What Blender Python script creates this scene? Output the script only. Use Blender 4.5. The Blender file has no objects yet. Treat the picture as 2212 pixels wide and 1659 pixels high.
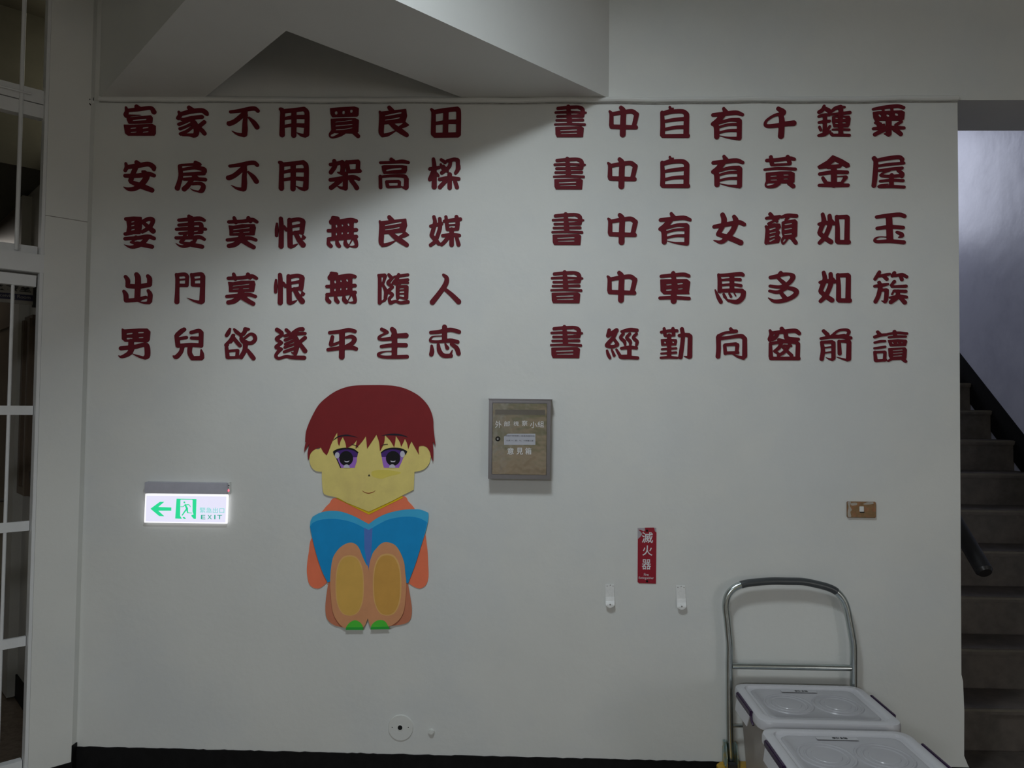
import bpy, bmesh, math, random
import numpy as np
from mathutils import Vector, Matrix

# ------------------------------------------------------------------ camera, world, lights, exposure
F = 1590.0; CX, CY = 1106.0, 829.5
YAW, PITCH, ROLL = (math.radians(a) for a in (-1.545, 1.81, 0.6315))
CAM = np.array([0.0, -2.93, 1.575])
_fwd = np.array([math.sin(YAW)*math.cos(PITCH), math.cos(YAW)*math.cos(PITCH), math.sin(PITCH)])
_r = np.array([math.cos(YAW), -math.sin(YAW), 0.0]); _u = np.cross(_r, _fwd)
CR = math.cos(ROLL)*_r + math.sin(ROLL)*_u
CU = -math.sin(ROLL)*_r + math.cos(ROLL)*_u
col = bpy.context.scene.collection
cd = bpy.data.cameras.new('camera'); cam = bpy.data.objects.new('camera', cd); col.objects.link(cam)
cd.sensor_width = 36.0; cd.lens = F/2212*36.0; cd.clip_start = 0.05; cd.clip_end = 100
cam.matrix_world = Matrix(((CR[0], CU[0], -_fwd[0], CAM[0]), (CR[1], CU[1], -_fwd[1], CAM[1]), (CR[2], CU[2], -_fwd[2], CAM[2]), (0, 0, 0, 1)))
bpy.context.scene.camera = cam
sc = bpy.context.scene
sc.view_settings.view_transform = 'Standard'; sc.view_settings.look = 'None'
sc.view_settings.exposure = 0.0; sc.view_settings.gamma = 1.0; sc.view_settings.use_curve_mapping = False
world = bpy.data.worlds.new('world'); sc.world = world; world.use_nodes = True
bg = world.node_tree.nodes['Background']; bg.inputs[0].default_value = (1.0, 0.95, 0.72, 1); bg.inputs[1].default_value = 1.75

def area(name, loc, target, sx, sy, power, color):
    l = bpy.data.lights.new(name, 'AREA'); l.shape = 'RECTANGLE'; l.size = sx; l.size_y = sy; l.energy = power; l.color = color
    o = bpy.data.objects.new(name, l); col.objects.link(o); o.location = loc
    o.rotation_euler = (Vector(target) - Vector(loc)).to_track_quat('-Z', 'Y').to_euler()
    o.visible_camera = False
    return o
#LIGHTS
area('ceiling_lamp_light', (-0.24, -1.80, 3.41), (-0.24, -1.80, 0.0), 0.36, 0.36, 29, (0.85, 0.94, 1.0)).data.spread = math.radians(168)
area('entrance_daylight', (4.7, -7.6, 1.35), (0.2, 0.0, 1.1), 1.5, 1.7, 25, (1.0, 0.965, 0.99))
area('far_lamp_light', (-2.2, -8.4, 3.03), (-0.8, 0.0, 1.4), 1.6, 0.2, 62, (0.90, 0.94, 1.0))
area('corridor_fill_light', (-3.9, 1.6, 2.66), (-3.9, 1.6, 0.0), 0.3, 0.9, 3, (1.0, 0.93, 0.84))  # unseen light added to lift the dark corridor
area('stair_window_light', (1.9, 3.7, 3.62), (2.95, 1.5, 2.6), 0.9, 1.0, 17, (0.80, 0.84, 1.0))
#ENDLIGHTS

# ------------------------------------------------------------------ helpers
def ray(x, y): return _fwd + CR*(x-CX)/F - CU*(y-CY)/F
def W(x, y, t=0.0):
    """point of the plane t metres in front of the back wall seen at photo pixel x, y"""
    d = ray(x, y); k = (-t - CAM[1])/d[1]; p = CAM + k*d; return Vector((p[0], -t, p[2]))

def _n(nt, typ, **kw):
    n = nt.nodes.new(typ)
    for k, v in kw.items():
        if k in n.inputs: n.inputs[k].default_value = v
        else: setattr(n, k, v)
    return n
def material(name, color, rough=0.6, metal=0.0, var=0.08, scale=8.0, bump=0.0, bscale=60.0, spec=0.5, emit=None, estr=0.0,
             trans=0.0, alt=None, altscale=2.0, altrange=(0.45, 0.62), coat=0.0, aniso=None):
    m = bpy.data.materials.new(name); m.use_nodes = True; nt = m.node_tree; b = nt.nodes['Principled BSDF']
    b.inputs['Roughness'].default_value = rough; b.inputs['Metallic'].default_value = metal
    b.inputs['Specular IOR Level'].default_value = spec; b.inputs['Coat Weight'].default_value = coat
    tc = _n(nt, 'ShaderNodeTexCoord')
    mp = _n(nt, 'ShaderNodeMapping'); nt.links.new(tc.outputs['Object'], mp.inputs[0])
    if aniso: mp.inputs['Scale'].default_value = aniso
    nz = _n(nt, 'ShaderNodeTexNoise', Scale=scale, Detail=5.0, Roughness=0.6); nt.links.new(mp.outputs[0], nz.inputs['Vector'])
    mr = _n(nt, 'ShaderNodeMapRange'); mr.inputs['From Min'].default_value = 0.3; mr.inputs['From Max'].default_value = 0.7
    mr.inputs['To Min'].default_value = 1-var; mr.inputs['To Max'].default_value = 1+var
    nt.links.new(nz.outputs['Fac'], mr.inputs['Value'])
    vm = _n(nt, 'ShaderNodeVectorMath', operation='MULTIPLY')
    vm.inputs[0].default_value = color
    if alt:
        n2 = _n(nt, 'ShaderNodeTexNoise', Scale=altscale, Detail=8.0, Roughness=0.65); nt.links.new(mp.outputs[0], n2.inputs['Vector'])
        m2 = _n(nt, 'ShaderNodeMapRange'); m2.inputs['From Min'].default_value = altrange[0]; m2.inputs['From Max'].default_value = altrange[1]
        nt.links.new(n2.outputs['Fac'], m2.inputs['Value'])
        mx = _n(nt, 'ShaderNodeMix', data_type='RGBA'); mx.inputs[6].default_value = (*color, 1); mx.inputs[7].default_value = (*alt, 1)
        nt.links.new(m2.outputs[0], mx.inputs[0]); nt.links.new(mx.outputs[2], vm.inputs[0])
    nt.links.new(mr.outputs[0], vm.inputs[1]); nt.links.new(vm.outputs[0], b.inputs['Base Color'])
    if bump:
        n3 = _n(nt, 'ShaderNodeTexNoise', Scale=bscale, Detail=4.0); nt.links.new(mp.outputs[0], n3.inputs['Vector'])
        bp = _n(nt, 'ShaderNodeBump', Strength=bump, Distance=0.01); nt.links.new(n3.outputs['Fac'], bp.inputs['Height'])
        nt.links.new(bp.outputs[0], b.inputs['Normal'])
    if emit: b.inputs['Emission Color'].default_value = (*emit, 1); b.inputs['Emission Strength'].default_value = estr
    if trans: b.inputs['Transmission Weight'].default_value = trans
    return m

M = {}
M['wall'] = material('wall_paint', (0.72, 0.73, 0.70), 0.55, var=0.025, scale=3.0, bump=0.08, bscale=35, alt=(0.68, 0.70, 0.69), altscale=1.3)
M['trimgroove'] = material('strip_gap_shadow', (0.36, 0.36, 0.34), 0.8, var=0.3, scale=20)  # grey tone painted as the shadow line under the batten
M['beam'] = material('beam_paint', (0.70, 0.71, 0.69), 0.7, var=0.02, scale=4.0, bump=0.06, bscale=30)
M['stairwall'] = material('stair_gloss_paint', (0.62, 0.63, 0.74), 0.31, var=0.05, scale=3.0, bump=0.45, bscale=4, alt=(0.55, 0.56, 0.67), altscale=4)
M['black'] = material('black_skirting_paint', (0.006, 0.006, 0.0065), 0.6, spec=0.2, var=0.3, scale=20, bump=0.1, bscale=40)
M['reflectwall'] = material('pinkish_wall_for_reflection', (0.42, 0.38, 0.38), 0.8)  # for the added outside wall mirrored in the steel door
M['reflectgreen'] = material('green_bank_for_reflection', (0.07, 0.10, 0.035), 0.9, var=0.4, scale=3)  # for the added bank that darkens the steel door's reflection
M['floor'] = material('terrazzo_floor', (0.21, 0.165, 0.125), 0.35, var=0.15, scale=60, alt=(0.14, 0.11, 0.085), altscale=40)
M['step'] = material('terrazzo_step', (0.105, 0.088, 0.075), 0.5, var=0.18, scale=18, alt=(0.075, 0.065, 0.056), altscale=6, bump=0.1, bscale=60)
M['nosing'] = material('step_nosing', (0.13, 0.115, 0.09), 0.5, var=0.1, scale=30)
M['redchar'] = material('dark_red_board', (0.138, 0.010, 0.018), 0.62, var=0.06, scale=8, spec=0.18)
M['frame'] = material('white_door_paint', (0.70, 0.715, 0.72), 0.45, var=0.03, scale=10, bump=0.05, bscale=80)
M['glass'] = material('dark_pane_glass', (0.8, 0.8, 0.8), 0.05, var=0.0, trans=1.0)
M['wood'] = material('brown_door_wood', (0.105, 0.075, 0.052), 0.4, var=0.2, scale=12, aniso=(6, 6, 0.6))
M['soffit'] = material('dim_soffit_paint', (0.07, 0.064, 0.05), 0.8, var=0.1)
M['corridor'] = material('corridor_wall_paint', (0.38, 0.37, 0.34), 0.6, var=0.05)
M['steel'] = material('galvanised_tube', (0.52, 0.57, 0.57), 0.24, metal=1.0, var=0.12, scale=14)
M['darkgrip'] = material('dark_tube_coating', (0.055, 0.062, 0.066), 0.3, var=0.15, scale=14, spec=0.6)
M['stainless'] = material('brushed_stainless', (0.45, 0.43, 0.42), 0.18, metal=1.0, var=0.06, scale=6, bump=0.9, bscale=4)
M['stainlessdull'] = material('dull_stainless', (0.24, 0.23, 0.24), 0.42, metal=1.0, var=0.06, scale=6)
M['metaldark'] = material('dark_slot_metal', (0.15, 0.135, 0.115), 0.4, metal=0.6, var=0.1)
M['whitetext'] = material('white_lettering', (0.72, 0.73, 0.76), 0.6, var=0.02)
M['sticker'] = material('grey_white_sticker', (0.46, 0.47, 0.52), 0.6, var=0.04, scale=20)
M['ink'] = material('black_ink', (0.02, 0.02, 0.022), 0.7, var=0.05)
M['inkgrey'] = material('grey_print', (0.17, 0.17, 0.20), 0.7, var=0.05)
M['red'] = material('red_sign_plastic', (0.30, 0.004, 0.022), 0.4, var=0.05, scale=10)
M['paper'] = material('torn_paper_backing', (0.42, 0.38, 0.41), 0.8, var=0.12, scale=40)
M['tape'] = material('tan_switch_plate', (0.26, 0.155, 0.065), 0.6, var=0.22, scale=60, alt=(0.30, 0.13, 0.06), altscale=70)
M['tapeworn'] = material('worn_tape', (0.42, 0.38, 0.33), 0.7, var=0.15, scale=60)
M['whiteplastic'] = material('white_plastic', (0.72, 0.73, 0.71), 0.4, var=0.02)
M['yellow'] = material('yellow_platform_paint', (0.52, 0.30, 0.012), 0.42, var=0.10, scale=12, alt=(0.40, 0.23, 0.02), altscale=14)
M['purple'] = material('purple_latch_plastic', (0.028, 0.008, 0.045), 0.4, var=0.05)
M['hole'] = material('black_hole', (0.003, 0.003, 0.003), 0.9, var=0.0)
M['screw'] = material('screw_metal', (0.12, 0.11, 0.10), 0.45, metal=0.7, var=0.1)
M['zinc'] = material('zinc_bracket', (0.30, 0.42, 0.42), 0.3, metal=0.8, var=0.2, scale=60, alt=(0.45, 0.36, 0.12), altscale=30)
M['rail'] = material('black_handrail_plastic', (0.012, 0.012, 0.013), 0.35, var=0.1)
M['navy'] = material('navy_sign_face', (0.012, 0.012, 0.05), 0.5, var=0.03)
M['signgrey'] = material('grey_sign_face', (0.30, 0.29, 0.27), 0.5, var=0.03)
M['exitgrey'] = material('exit_housing_metal', (0.50, 0.50, 0.57), 0.5, metal=0.2, var=0.05, scale=30)
M['exitpanel'] = material('exit_lit_panel', (0.1, 0.1, 0.1), 0.5, var=0.0, emit=(0.78, 0.77, 0.95), estr=0.98)
M['exitrim'] = material('exit_lit_rim', (0.2, 0.2, 0.2), 0.5, var=0.0, emit=(0.95, 0.95, 1.0), estr=1.0)
M['exitgreen'] = material('exit_green_print', (0.02, 0.45, 0.22), 0.4, var=0.0, emit=(0.02, 0.66, 0.27), estr=0.85)
M['exitteal'] = material('exit_teal_print', (0.02, 0.35, 0.25), 0.4, var=0.0, emit=(0.02, 0.36, 0.24), estr=0.8)
M['exitcyan'] = material('exit_cyan_print', (0.1, 0.2, 0.2), 0.4, var=0.0, emit=(0.26, 0.70, 0.68), estr=0.9)
M['led'] = material('red_led', (0.6, 0.02, 0.05), 0.3, var=0.0, emit=(1.0, 0.10, 0.16), estr=2.2)
M['lampwhite'] = material('fluorescent_tube', (0.9, 0.9, 0.9), 0.3, var=0.0, emit=(0.88, 0.95, 1.0), estr=3.0)
M['stain'] = material('grey_scuff', (0.30, 0.29, 0.27), 0.8, var=0.3, scale=60)
M['plaster'] = material('crumbled_plaster', (0.50, 0.50, 0.48), 0.9, var=0.25, scale=40, bump=0.6, bscale=60)
# lid and tub plastic: milky, lets light through
def milky(name, color, trans, rough):
    m = bpy.data.materials.new(name); m.use_nodes = True; nt = m.node_tree; nt.nodes.clear()
    out = _n(nt, 'ShaderNodeOutputMaterial'); mix = _n(nt, 'ShaderNodeMixShader'); mix.inputs[0].default_value = trans
    p = _n(nt, 'ShaderNodeBsdfPrincipled', Roughness=rough); tr = _n(nt, 'ShaderNodeBsdfTransparent'); tr.inputs[0].default_value = (0.9, 0.9, 0.92, 1)
    tc = _n(nt, 'ShaderNodeTexCoord'); nz = _n(nt, 'ShaderNodeTexNoise', Scale=7.0, Detail=4.0); nt.links.new(tc.outputs['Object'], nz.inputs['Vector'])
    mx = _n(nt, 'ShaderNodeMix', data_type='RGBA'); mx.inputs[6].default_value = (*[c*0.86 for c in color], 1); mx.inputs[7].default_value = (*color, 1)
    nt.links.new(nz.outputs['Fac'], mx.inputs[0]); nt.links.new(mx.outputs[2], p.inputs['Base Color'])
    nt.links.new(p.outputs[0], mix.inputs[1]); nt.links.new(tr.outputs[0], mix.inputs[2]); nt.links.new(mix.outputs[0], out.inputs[0])
    return m
M['lid'] = milky('milky_lid_plastic', (0.64, 0.64, 0.67), 0.06, 0.28)
M['lidpanel'] = milky('clear_lid_panel', (0.58, 0.58, 0.61), 0.22, 0.22)
M['tub'] = milky('milky_tub_plastic', (0.56, 0.52, 0.49), 0.30, 0.35)

def tag(o, label=None, cat=None, group=None, kind=None):
    if label: o['label'] = label
    if cat: o['category'] = cat
    if group: o['group'] = group
    if kind: o['kind'] = kind
    return o
def empty(name, loc, label=None, cat=None, group=None, kind=None, rz=0.0):
    o = bpy.data.objects.new(name, None); col.objects.link(o); o.location = loc; o.rotation_euler = (0, 0, rz); o.empty_display_size = 0.05
    return tag(o, label, cat, group, kind)
def link(name, me, mat, parent=None, world_coords=True):
    """mesh in world coordinates -> object whose origin is the mesh centre, child of parent"""
    o = bpy.data.objects.new(name, me)
    if world_coords and len(me.vertices):
        n = len(me.vertices); a = np.empty(n*3); me.vertices.foreach_get('co', a); a = a.reshape(-1, 3)
        c = (a.min(0)+a.max(0))/2; me.transform(Matrix.Translation(Vector(-c))); o.location = Vector(c)
    if mat is not None and not me.materials: me.materials.append(mat)
    col.objects.link(o)
    if parent is not None:
        o.parent = parent
        pw = Matrix.Translation(parent.location) if parent.parent is None else Matrix.Translation(parent.parent.location) @ Matrix.Translation(parent.location)
        o.location = pw.inverted() @ Vector(o.location)
    return o
class MB:
    def __init__(s): s.bm = bmesh.new()
    def box(s, x0, x1, y0, y1, z0, z1, bev=0.0):
        r = bmesh.ops.create_cube(s.bm, size=1.0, matrix=Matrix.Translation(((x0+x1)/2, (y0+y1)/2, (z0+z1)/2)) @ Matrix.Diagonal((x1-x0, y1-y0, z1-z0, 1)))
        if bev: bmesh.ops.bevel(s.bm, geom=list({e for v in r['verts'] for e in v.link_edges}), offset=bev, segments=2, affect='EDGES')
        return s
    def prism(s, poly, d):
        """extrude 3D polygon by vector d"""
        d = Vector(d); a = [s.bm.verts.new(Vector(p)) for p in poly]; b = [s.bm.verts.new(Vector(p)+d) for p in poly]
        s.bm.faces.new(a); s.bm.faces.new(b[::-1]); n = len(a)
        for i in range(n): s.bm.faces.new((a[i], b[i], b[(i+1) % n], a[(i+1) % n]))
        return s
    def cyl(s, p, q, r, seg=20, r2=None):
        p, q = Vector(p), Vector(q); d = q-p; r2 = r if r2 is None else r2
        m = Matrix.Translation((p+q)/2) @ d.to_track_quat('Z', 'Y').to_matrix().to_4x4()
        bmesh.ops.create_cone(s.bm, cap_ends=True, segments=seg, radius1=r, radius2=r2, depth=d.length, matrix=m); return s
    def sphere(s, p, r, sc=(1, 1, 1)):
        bmesh.ops.create_uvsphere(s.bm, u_segments=16, v_segments=10, radius=r, matrix=Matrix.Translation(p) @ Matrix.Diagonal((*sc, 1))); return s
    def tube(s, pts, r, seg=14):
        pts = [Vector(p) for p in pts]; rings = []; n = len(pts)
        up = None
        for i, p in enumerate(pts):
            t = (pts[min(i+1, n-1)]-pts[max(i-1, 0)]).normalized()
            if up is None: up = t.orthogonal().normalized()
            up = (up - t*up.dot(t)).normalized(); bi = t.cross(up)
            rings.append([s.bm.verts.new(p + (up*math.cos(a)+bi*math.sin(a))*r) for a in (2*math.pi*k/seg for k in range(seg))])
        for a, b in zip(rings, rings[1:]):
            for k in range(seg): s.bm.faces.new((a[k], a[(k+1) % seg], b[(k+1) % seg], b[k]))
        s.bm.faces.new(rings[0][::-1]); s.bm.faces.new(rings[-1]); return s
    def build(s, name, mat, parent=None, smooth=False):
        bmesh.ops.recalc_face_normals(s.bm, faces=s.bm.faces)
        me = bpy.data.meshes.new(name); s.bm.to_mesh(me); s.bm.free()
        if smooth:
            me.polygons.foreach_set('use_smooth', [True]*len(me.polygons))
            me.set_sharp_from_angle(angle=math.radians(35))
        return link(name, me, mat, parent)
def box(name, mat, parent, *a, bev=0.0): return MB().box(*a, bev=bev).build(name, mat, parent)

# --- closed 2-D outlines (photo-pixel coordinates) -> thin board lying on the wall
def smooth_poly(pts, seg=6):
    """pts: (x, y) or (x, y, 'c'); curve between corners"""
    n = len(pts); out = []
    for i in range(n):
        p0, p1, p2, p3 = pts[(i-1) % n], pts[i], pts[(i+1) % n], pts[(i+2) % n]
        c1 = len(p1) > 2; c2 = len(p2) > 2
        a1 = np.array(p1[:2], float); a2 = np.array(p2[:2], float)
        a0 = 2*a1-a2 if c1 else np.array(p0[:2], float); a3 = 2*a2-a1 if c2 else np.array(p3[:2], float)
        k = 1 if (c1 and c2) else seg
        for j in range(k):
            t = j/k
            out.append(0.5*((2*a1)+(a2-a0)*t+(2*a0-5*a1+4*a2-a3)*t*t+(3*a1-a0-3*a2+a3)*t**3))
    return [tuple(p) for p in out]
def loops_mesh(name, loops, depth):
    """loops: lists of (u, v) in local wall metres (x right, z up); returns mesh thin in y, back at y=0"""
    cu = bpy.data.curves.new(name, 'CURVE'); cu.dimensions = '2D'; cu.fill_mode = 'BOTH'; cu.extrude = depth/2
    for lp in loops:
        sp = cu.splines.new('POLY'); sp.points.add(len(lp)-1)
        sp.points.foreach_set('co', [c for p in lp for c in (p[0], p[1], 0, 1)]); sp.use_cyclic_u = True
    o = bpy.data.objects.new(name, cu); col.objects.link(o)
    me = bpy.data.meshes.new_from_object(o); bpy.data.objects.remove(o); bpy.data.curves.remove(cu)
    me.transform(Matrix.Translation((0, -depth/2, 0)) @ Matrix.Rotation(math.pi/2, 4, 'X')); me.name = name
    return me
def board(name, mat, parent, pix, t, depth, curve=True, extra=()):
    """outline in photo pixels, board from t to t+depth in front of the wall"""
    def cv(p):
        q = smooth_poly(p) if curve else [a[:2] for a in p]
        return [(w[0], w[2]) for w in (W(x, y, t+depth) for x, y in q)]
    me = loops_mesh(name, [cv(pix)]+[cv(e) for e in extra], depth)
    me.transform(Matrix.Translation((0, -t, 0)))
    return link(name, me, mat, parent)
def text_mesh(s, size, depth, offset=0.0):
    cu = bpy.data.curves.new('txt', 'FONT'); cu.body = s; cu.size = size; cu.extrude = depth/2; cu.offset = offset
    cu.align_x = 'CENTER'; cu.align_y = 'CENTER'; cu.resolution_u = 4
    o = bpy.data.objects.new('txt', cu); col.objects.link(o); bpy.context.view_layer.update()
    me = bpy.data.meshes.new_from_object(o.evaluated_get(bpy.context.evaluated_depsgraph_get())); bpy.data.objects.remove(o)
    return me
def wall_text(name, mat, parent, s, x0, y0, x1, y1, t, depth=0.0006, offset=0.0, shear=0.0):
    """text fitted in the photo box x0..x1, y0..y1 on plane t"""
    me = text_mesh(s, 0.1, depth, offset*0.1); n = len(me.vertices); a = np.empty(n*3); me.vertices.foreach_get('co', a); a = a.reshape(-1, 3)
    mn, mxx = a.min(0), a.max(0); A = W(x0, y0, t); B = W(x1, y1, t)
    u = (a[:, 0]-mn[0])/(mxx[0]-mn[0]); v = (a[:, 1]-mn[1])/(mxx[1]-mn[1])
    out = np.empty_like(a)
    out[:, 0] = A[0]+(B[0]-A[0])*u; out[:, 2] = B[2]+(A[2]-B[2])*v; out[:, 1] = -t - (a[:, 2]-mn[2])
    me.vertices.foreach_set('co', out.ravel()); me.update()
    return link(name, me, mat, parent)

# --- glyph outlines: strokes with varying width, drawn into a distance field and traced
def sdf(spec, step, pad=14):
    """spec tokens: S/C strokes 'x,y,w ...', P/Q polygons; C and Q carve. returns loops in spec units"""
    items = []
    for st in spec.split(';'):
        st = st.strip()
        if not st: continue
        k, rest = st[0], st[1:].split(); pts = []; w = 40.0
        for tk in rest:
            f = [float(v) for v in tk.split(',')]
            if len(f) > 2: w = f[2]
            pts.append((f[0], f[1], w))
        if k in 'SC' and len(pts) == 1: pts.append((pts[0][0]+0.5, pts[0][1], pts[0][2]))
        if k in 'SC' and len(pts) > 2:   # catmull-rom
            P = np.array(pts); Q = np.vstack([2*P[0]-P[1], P, 2*P[-1]-P[-2]]); o = []
            for i in range(1, len(Q)-2):
                for t in (0, .25, .5, .75):
                    a, b, c, d = Q[i-1], Q[i], Q[i+1], Q[i+2]
                    o.append(0.5*(2*b+(c-a)*t+(2*a-5*b+4*c-d)*t*t+(3*b-a-3*c+d)*t**3))
            o.append(Q[-2]); pts = o
        items.append((k, np.array(pts)))
    allp = np.vstack([p for k, p in items if k in 'SP'])
    x0, y0 = allp[:, 0].min()-35-pad, allp[:, 1].min()-35-pad; x1, y1 = allp[:, 0].max()+35+pad, allp[:, 1].max()+35+pad
    gx = np.arange(x0, x1, step); gy = np.arange(y0, y1, step); X, Y = np.meshgrid(gx, gy)
    D = np.full(X.shape, 1e3)
    for k, p in items:
        if k in 'SC':
            d = np.full(X.shape, 1e3)
            for a, b in zip(p[:-1], p[1:]):
                vx, vy = b[0]-a[0], b[1]-a[1]; L = vx*vx+vy*vy+1e-9
                t = np.clip(((X-a[0])*vx+(Y-a[1])*vy)/L, 0, 1)
                d = np.minimum(d, np.hypot(X-a[0]-t*vx, Y-a[1]-t*vy)-(a[2]+(b[2]-a[2])*t)/2)
        else:
            d = np.full(X.shape, 1e3); ins = np.zeros(X.shape, bool)
            for a, b in zip(p, np.roll(p, -1, 0)):
                vx, vy = b[0]-a[0], b[1]-a[1]; L = vx*vx+vy*vy+1e-9
                t = np.clip(((X-a[0])*vx+(Y-a[1])*vy)/L, 0, 1)
                d = np.minimum(d, np.hypot(X-a[0]-t*vx, Y-a[1]-t*vy))
                if abs(vy) > 1e-9:
                    c = ((a[1] > Y) != (b[1] > Y)) & (X < vx*(Y-a[1])/vy+a[0]); ins ^= c
            d = np.where(ins, -d, d) - 4.0
        D = np.minimum(D, d) if k in 'SP' else np.maximum(D, -d)
    for _ in range(2):   # soften like knife-cut foam
        E = D.copy(); E[1:-1, 1:-1] = (D[1:-1, 1:-1]*4+D[:-2, 1:-1]+D[2:, 1:-1]+D[1:-1, :-2]+D[1:-1, 2:])/8; D = E
    # marching squares
    ny, nx = D.shape; segs = {}; pt = {}
    ins = D < 0
    def eid(i, j, h):
        key = (i, j, h)
        if key not in pt:
            a = D[j, i]; b = D[j, i+1] if h else D[j+1, i]; t = a/(a-b)
            pt[key] = (gx[i]+(t*step if h else 0), gy[j]+(0 if h else t*step))
        return key
    cells = np.argwhere((ins[:-1, :-1].astype(int)+ins[1:, :-1]+ins[:-1, 1:]+ins[1:, 1:]) % 4 != 0)
    for j, i in cells:
        c = (ins[j, i] << 0) | (ins[j, i+1] << 1) | (ins[j+1, i+1] << 2) | (ins[j+1, i] << 3)
        T, R, B, L = (i, j, 1), (i+1, j, 0), (i, j+1, 1), (i, j, 0)
        for a, b in {1: [(L, T)], 2: [(T, R)], 3: [(L, R)], 4: [(R, B)], 5: [(L, T), (R, B)], 6: [(T, B)], 7: [(L, B)], 8: [(B, L)], 9: [(B, T)],
                     10: [(T, R), (B, L)], 11: [(B, R)], 12: [(R, L)], 13: [(R, T)], 14: [(T, L)]}[int(c)]:
            eid(*a); eid(*b); segs[a] = b
    loops = []
    while segs:
        s, e = segs.popitem(); lp = [s]
        while e != s and e in segs: lp.append(e); e = segs.pop(e)
        q = [pt[k] for k in lp]
        if len(q) > 8: loops.append(q)
    return loops

# ------------------------------------------------------------------ the setting
def structure(o): o['kind'] = 'structure'; return o
CEIL = 3.50
SX = 2.905
BAND = 0.206     # top of the black skirting
ZB = 2.812       # top of the lettered wall / underside of beams and lintel
XL, XR = -1.80, 1.676
Q0 = Vector((XL, -0.028, 0)); U = Vector((-1, -1, 0))/math.sqrt(2); V = Vector((-1, 1, 0))/math.sqrt(2)
def DP(u, v, z): return Q0 + U*u + V*v + Vector((0, 0, z))
def dbox(mb, u0, u1, v0, v1, z0, z1):
    return mb.prism([DP(u0, v0, z0), DP(u1, v0, z0), DP(u1, v1, z0), DP(u0, v1, z0)], (0, 0, z1-z0))

structure(MB().box(-6, 6, -9, 5.2, -0.12, 0.0).build('floor', M['floor']))
# lettered wall with the crumbled lower right corner
rnd = random.Random(4)
prof = [(XL-0.004, 0), (XR+0.03, 0), (XR+0.035, 0.19), (XR+0.02, 0.215), (XR+0.006, 0.25), (XR+0.008, 0.42), (XR+0.004, 0.535), (XR-0.002, 0.56), (XR, 1.2), (XR+0.002, 2.0), (XR+0.001, ZB), (XL-0.004, ZB)]
wb = structure(MB().prism([(x, 0, z) for x, z in prof], (0, 0.16, 0)).build('wall_back', M['wall']))
structure(MB().box(XL-0.004, 4.2, -0.003, 0.32, ZB, 4.6).build('wall_back_upper', M['wall']))
structure(MB().box(XR-0.16, XR, 0.165, 5.0, 0, 4.6).build('wall_inner', M['wall']))
# black skirting with a hand-painted ragged upper edge
pts = []; x = XL+0.002
while x < XR+0.02: pts.append((x, BAND+rnd.uniform(-0.0016, 0.0016))); x += rnd.uniform(0.012, 0.035)
pts.append((XR+0.03, BAND))
structure(MB().prism([(XL+0.002, -0.005, 0.001), (XR+0.03, -0.005, 0.001)]+[(a, -0.005, b) for a, b in pts[::-1]], (0, 0.005, 0)).build('baseboard_back', M['black']))
# pillar face and door wall, turned 45 degrees
U1 = 0.146
mb = MB(); mb.prism([DP(0, 0, 0), Vector((XL, 0.3, 0)), DP(-0.04, 0.36, 0), DP(U1, 0.055, 0), DP(U1, 0, 0)], (0, 0, CEIL))
wl = structure(mb.build('wall_left', M['wall']))
structure(dbox(MB(), U1+1.5, 4.2, 0, 0.18, 0, CEIL).build('wall_left_far', M['wall']))
structure(dbox(MB(), U1, U1+1.5, 0, 0.18, 3.46, CEIL).build('wall_left_over_door', M['wall']))
# baseboard piece on the pillar return and face
structure(MB().box(XL-0.0, XL+0.004, -0.030, -0.0, 0.001, 0.222).build('baseboard_pillar', M['black']))
structure(dbox(MB(), -0.002, U1, -0.004, -0.0002, 0.001, 0.158).build('baseboard_left', M['black']))
# thin joint across the pillar
structure(dbox(MB(), 0.0, U1, -0.0006, -0.0001, 2.302, 2.305).build('trim_3', M['stain']))
# ceiling slab
structure(MB().box(-6, 6, -9, 0.0, CEIL, CEIL+0.1).build('ceiling', M['beam']))
structure(MB().box(XR-0.16, SX+0.2, 0.325, 5.2, 4.6, 4.7).build('ceiling_stairs', M['beam']))
structure(MB().prism([(2.2, -2.7, ZB), (-2.9, -6.9, ZB), (-3.2, -6.55, ZB), (2.0, -2.35, ZB)], (0, 0, CEIL-ZB)).build('ceiling_beam', M['beam']))  # unseen cross beam added to keep far light off the upper wall
# 45-degree beams, meeting over the hall
a0, a1 = Vector((0.300, 0, ZB+0.008)), Vector((-0.284, 0, ZB+0.008)); b0, b1 = Vector((-1.785, 0, ZB+0.008)), Vector((-1.352, 0, ZB+0.008))
dA, dB = Vector((-1, -0.985, 0)), Vector((1, -1.03, 0))
def meet(p, d, q, e):
    k = ((q.x-p.x)*e.y-(q.y-p.y)*e.x)/(d.x*e.y-d.y*e.x); return p+d*k
tip, inn = meet(a0, dA, b0, dB), meet(a1, dA, b1, dB)
structure(MB().prism([a0, tip, inn, a1], (0, 0, CEIL-ZB-0.009)).build('ceiling_beam', M['beam']))
structure(MB().prism([b0, b1, inn, tip], (0, 0, CEIL-ZB-0.0091)).build('ceiling_beam', M['beam']))
structure(MB().box(tip.x-0.13, tip.x+0.13, -8.99, tip.y-0.02, ZB+0.10, CEIL-0.001).build('ceiling_beam', M['beam']))  # unseen girder added to block the ceiling lamp from the upper left
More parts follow.
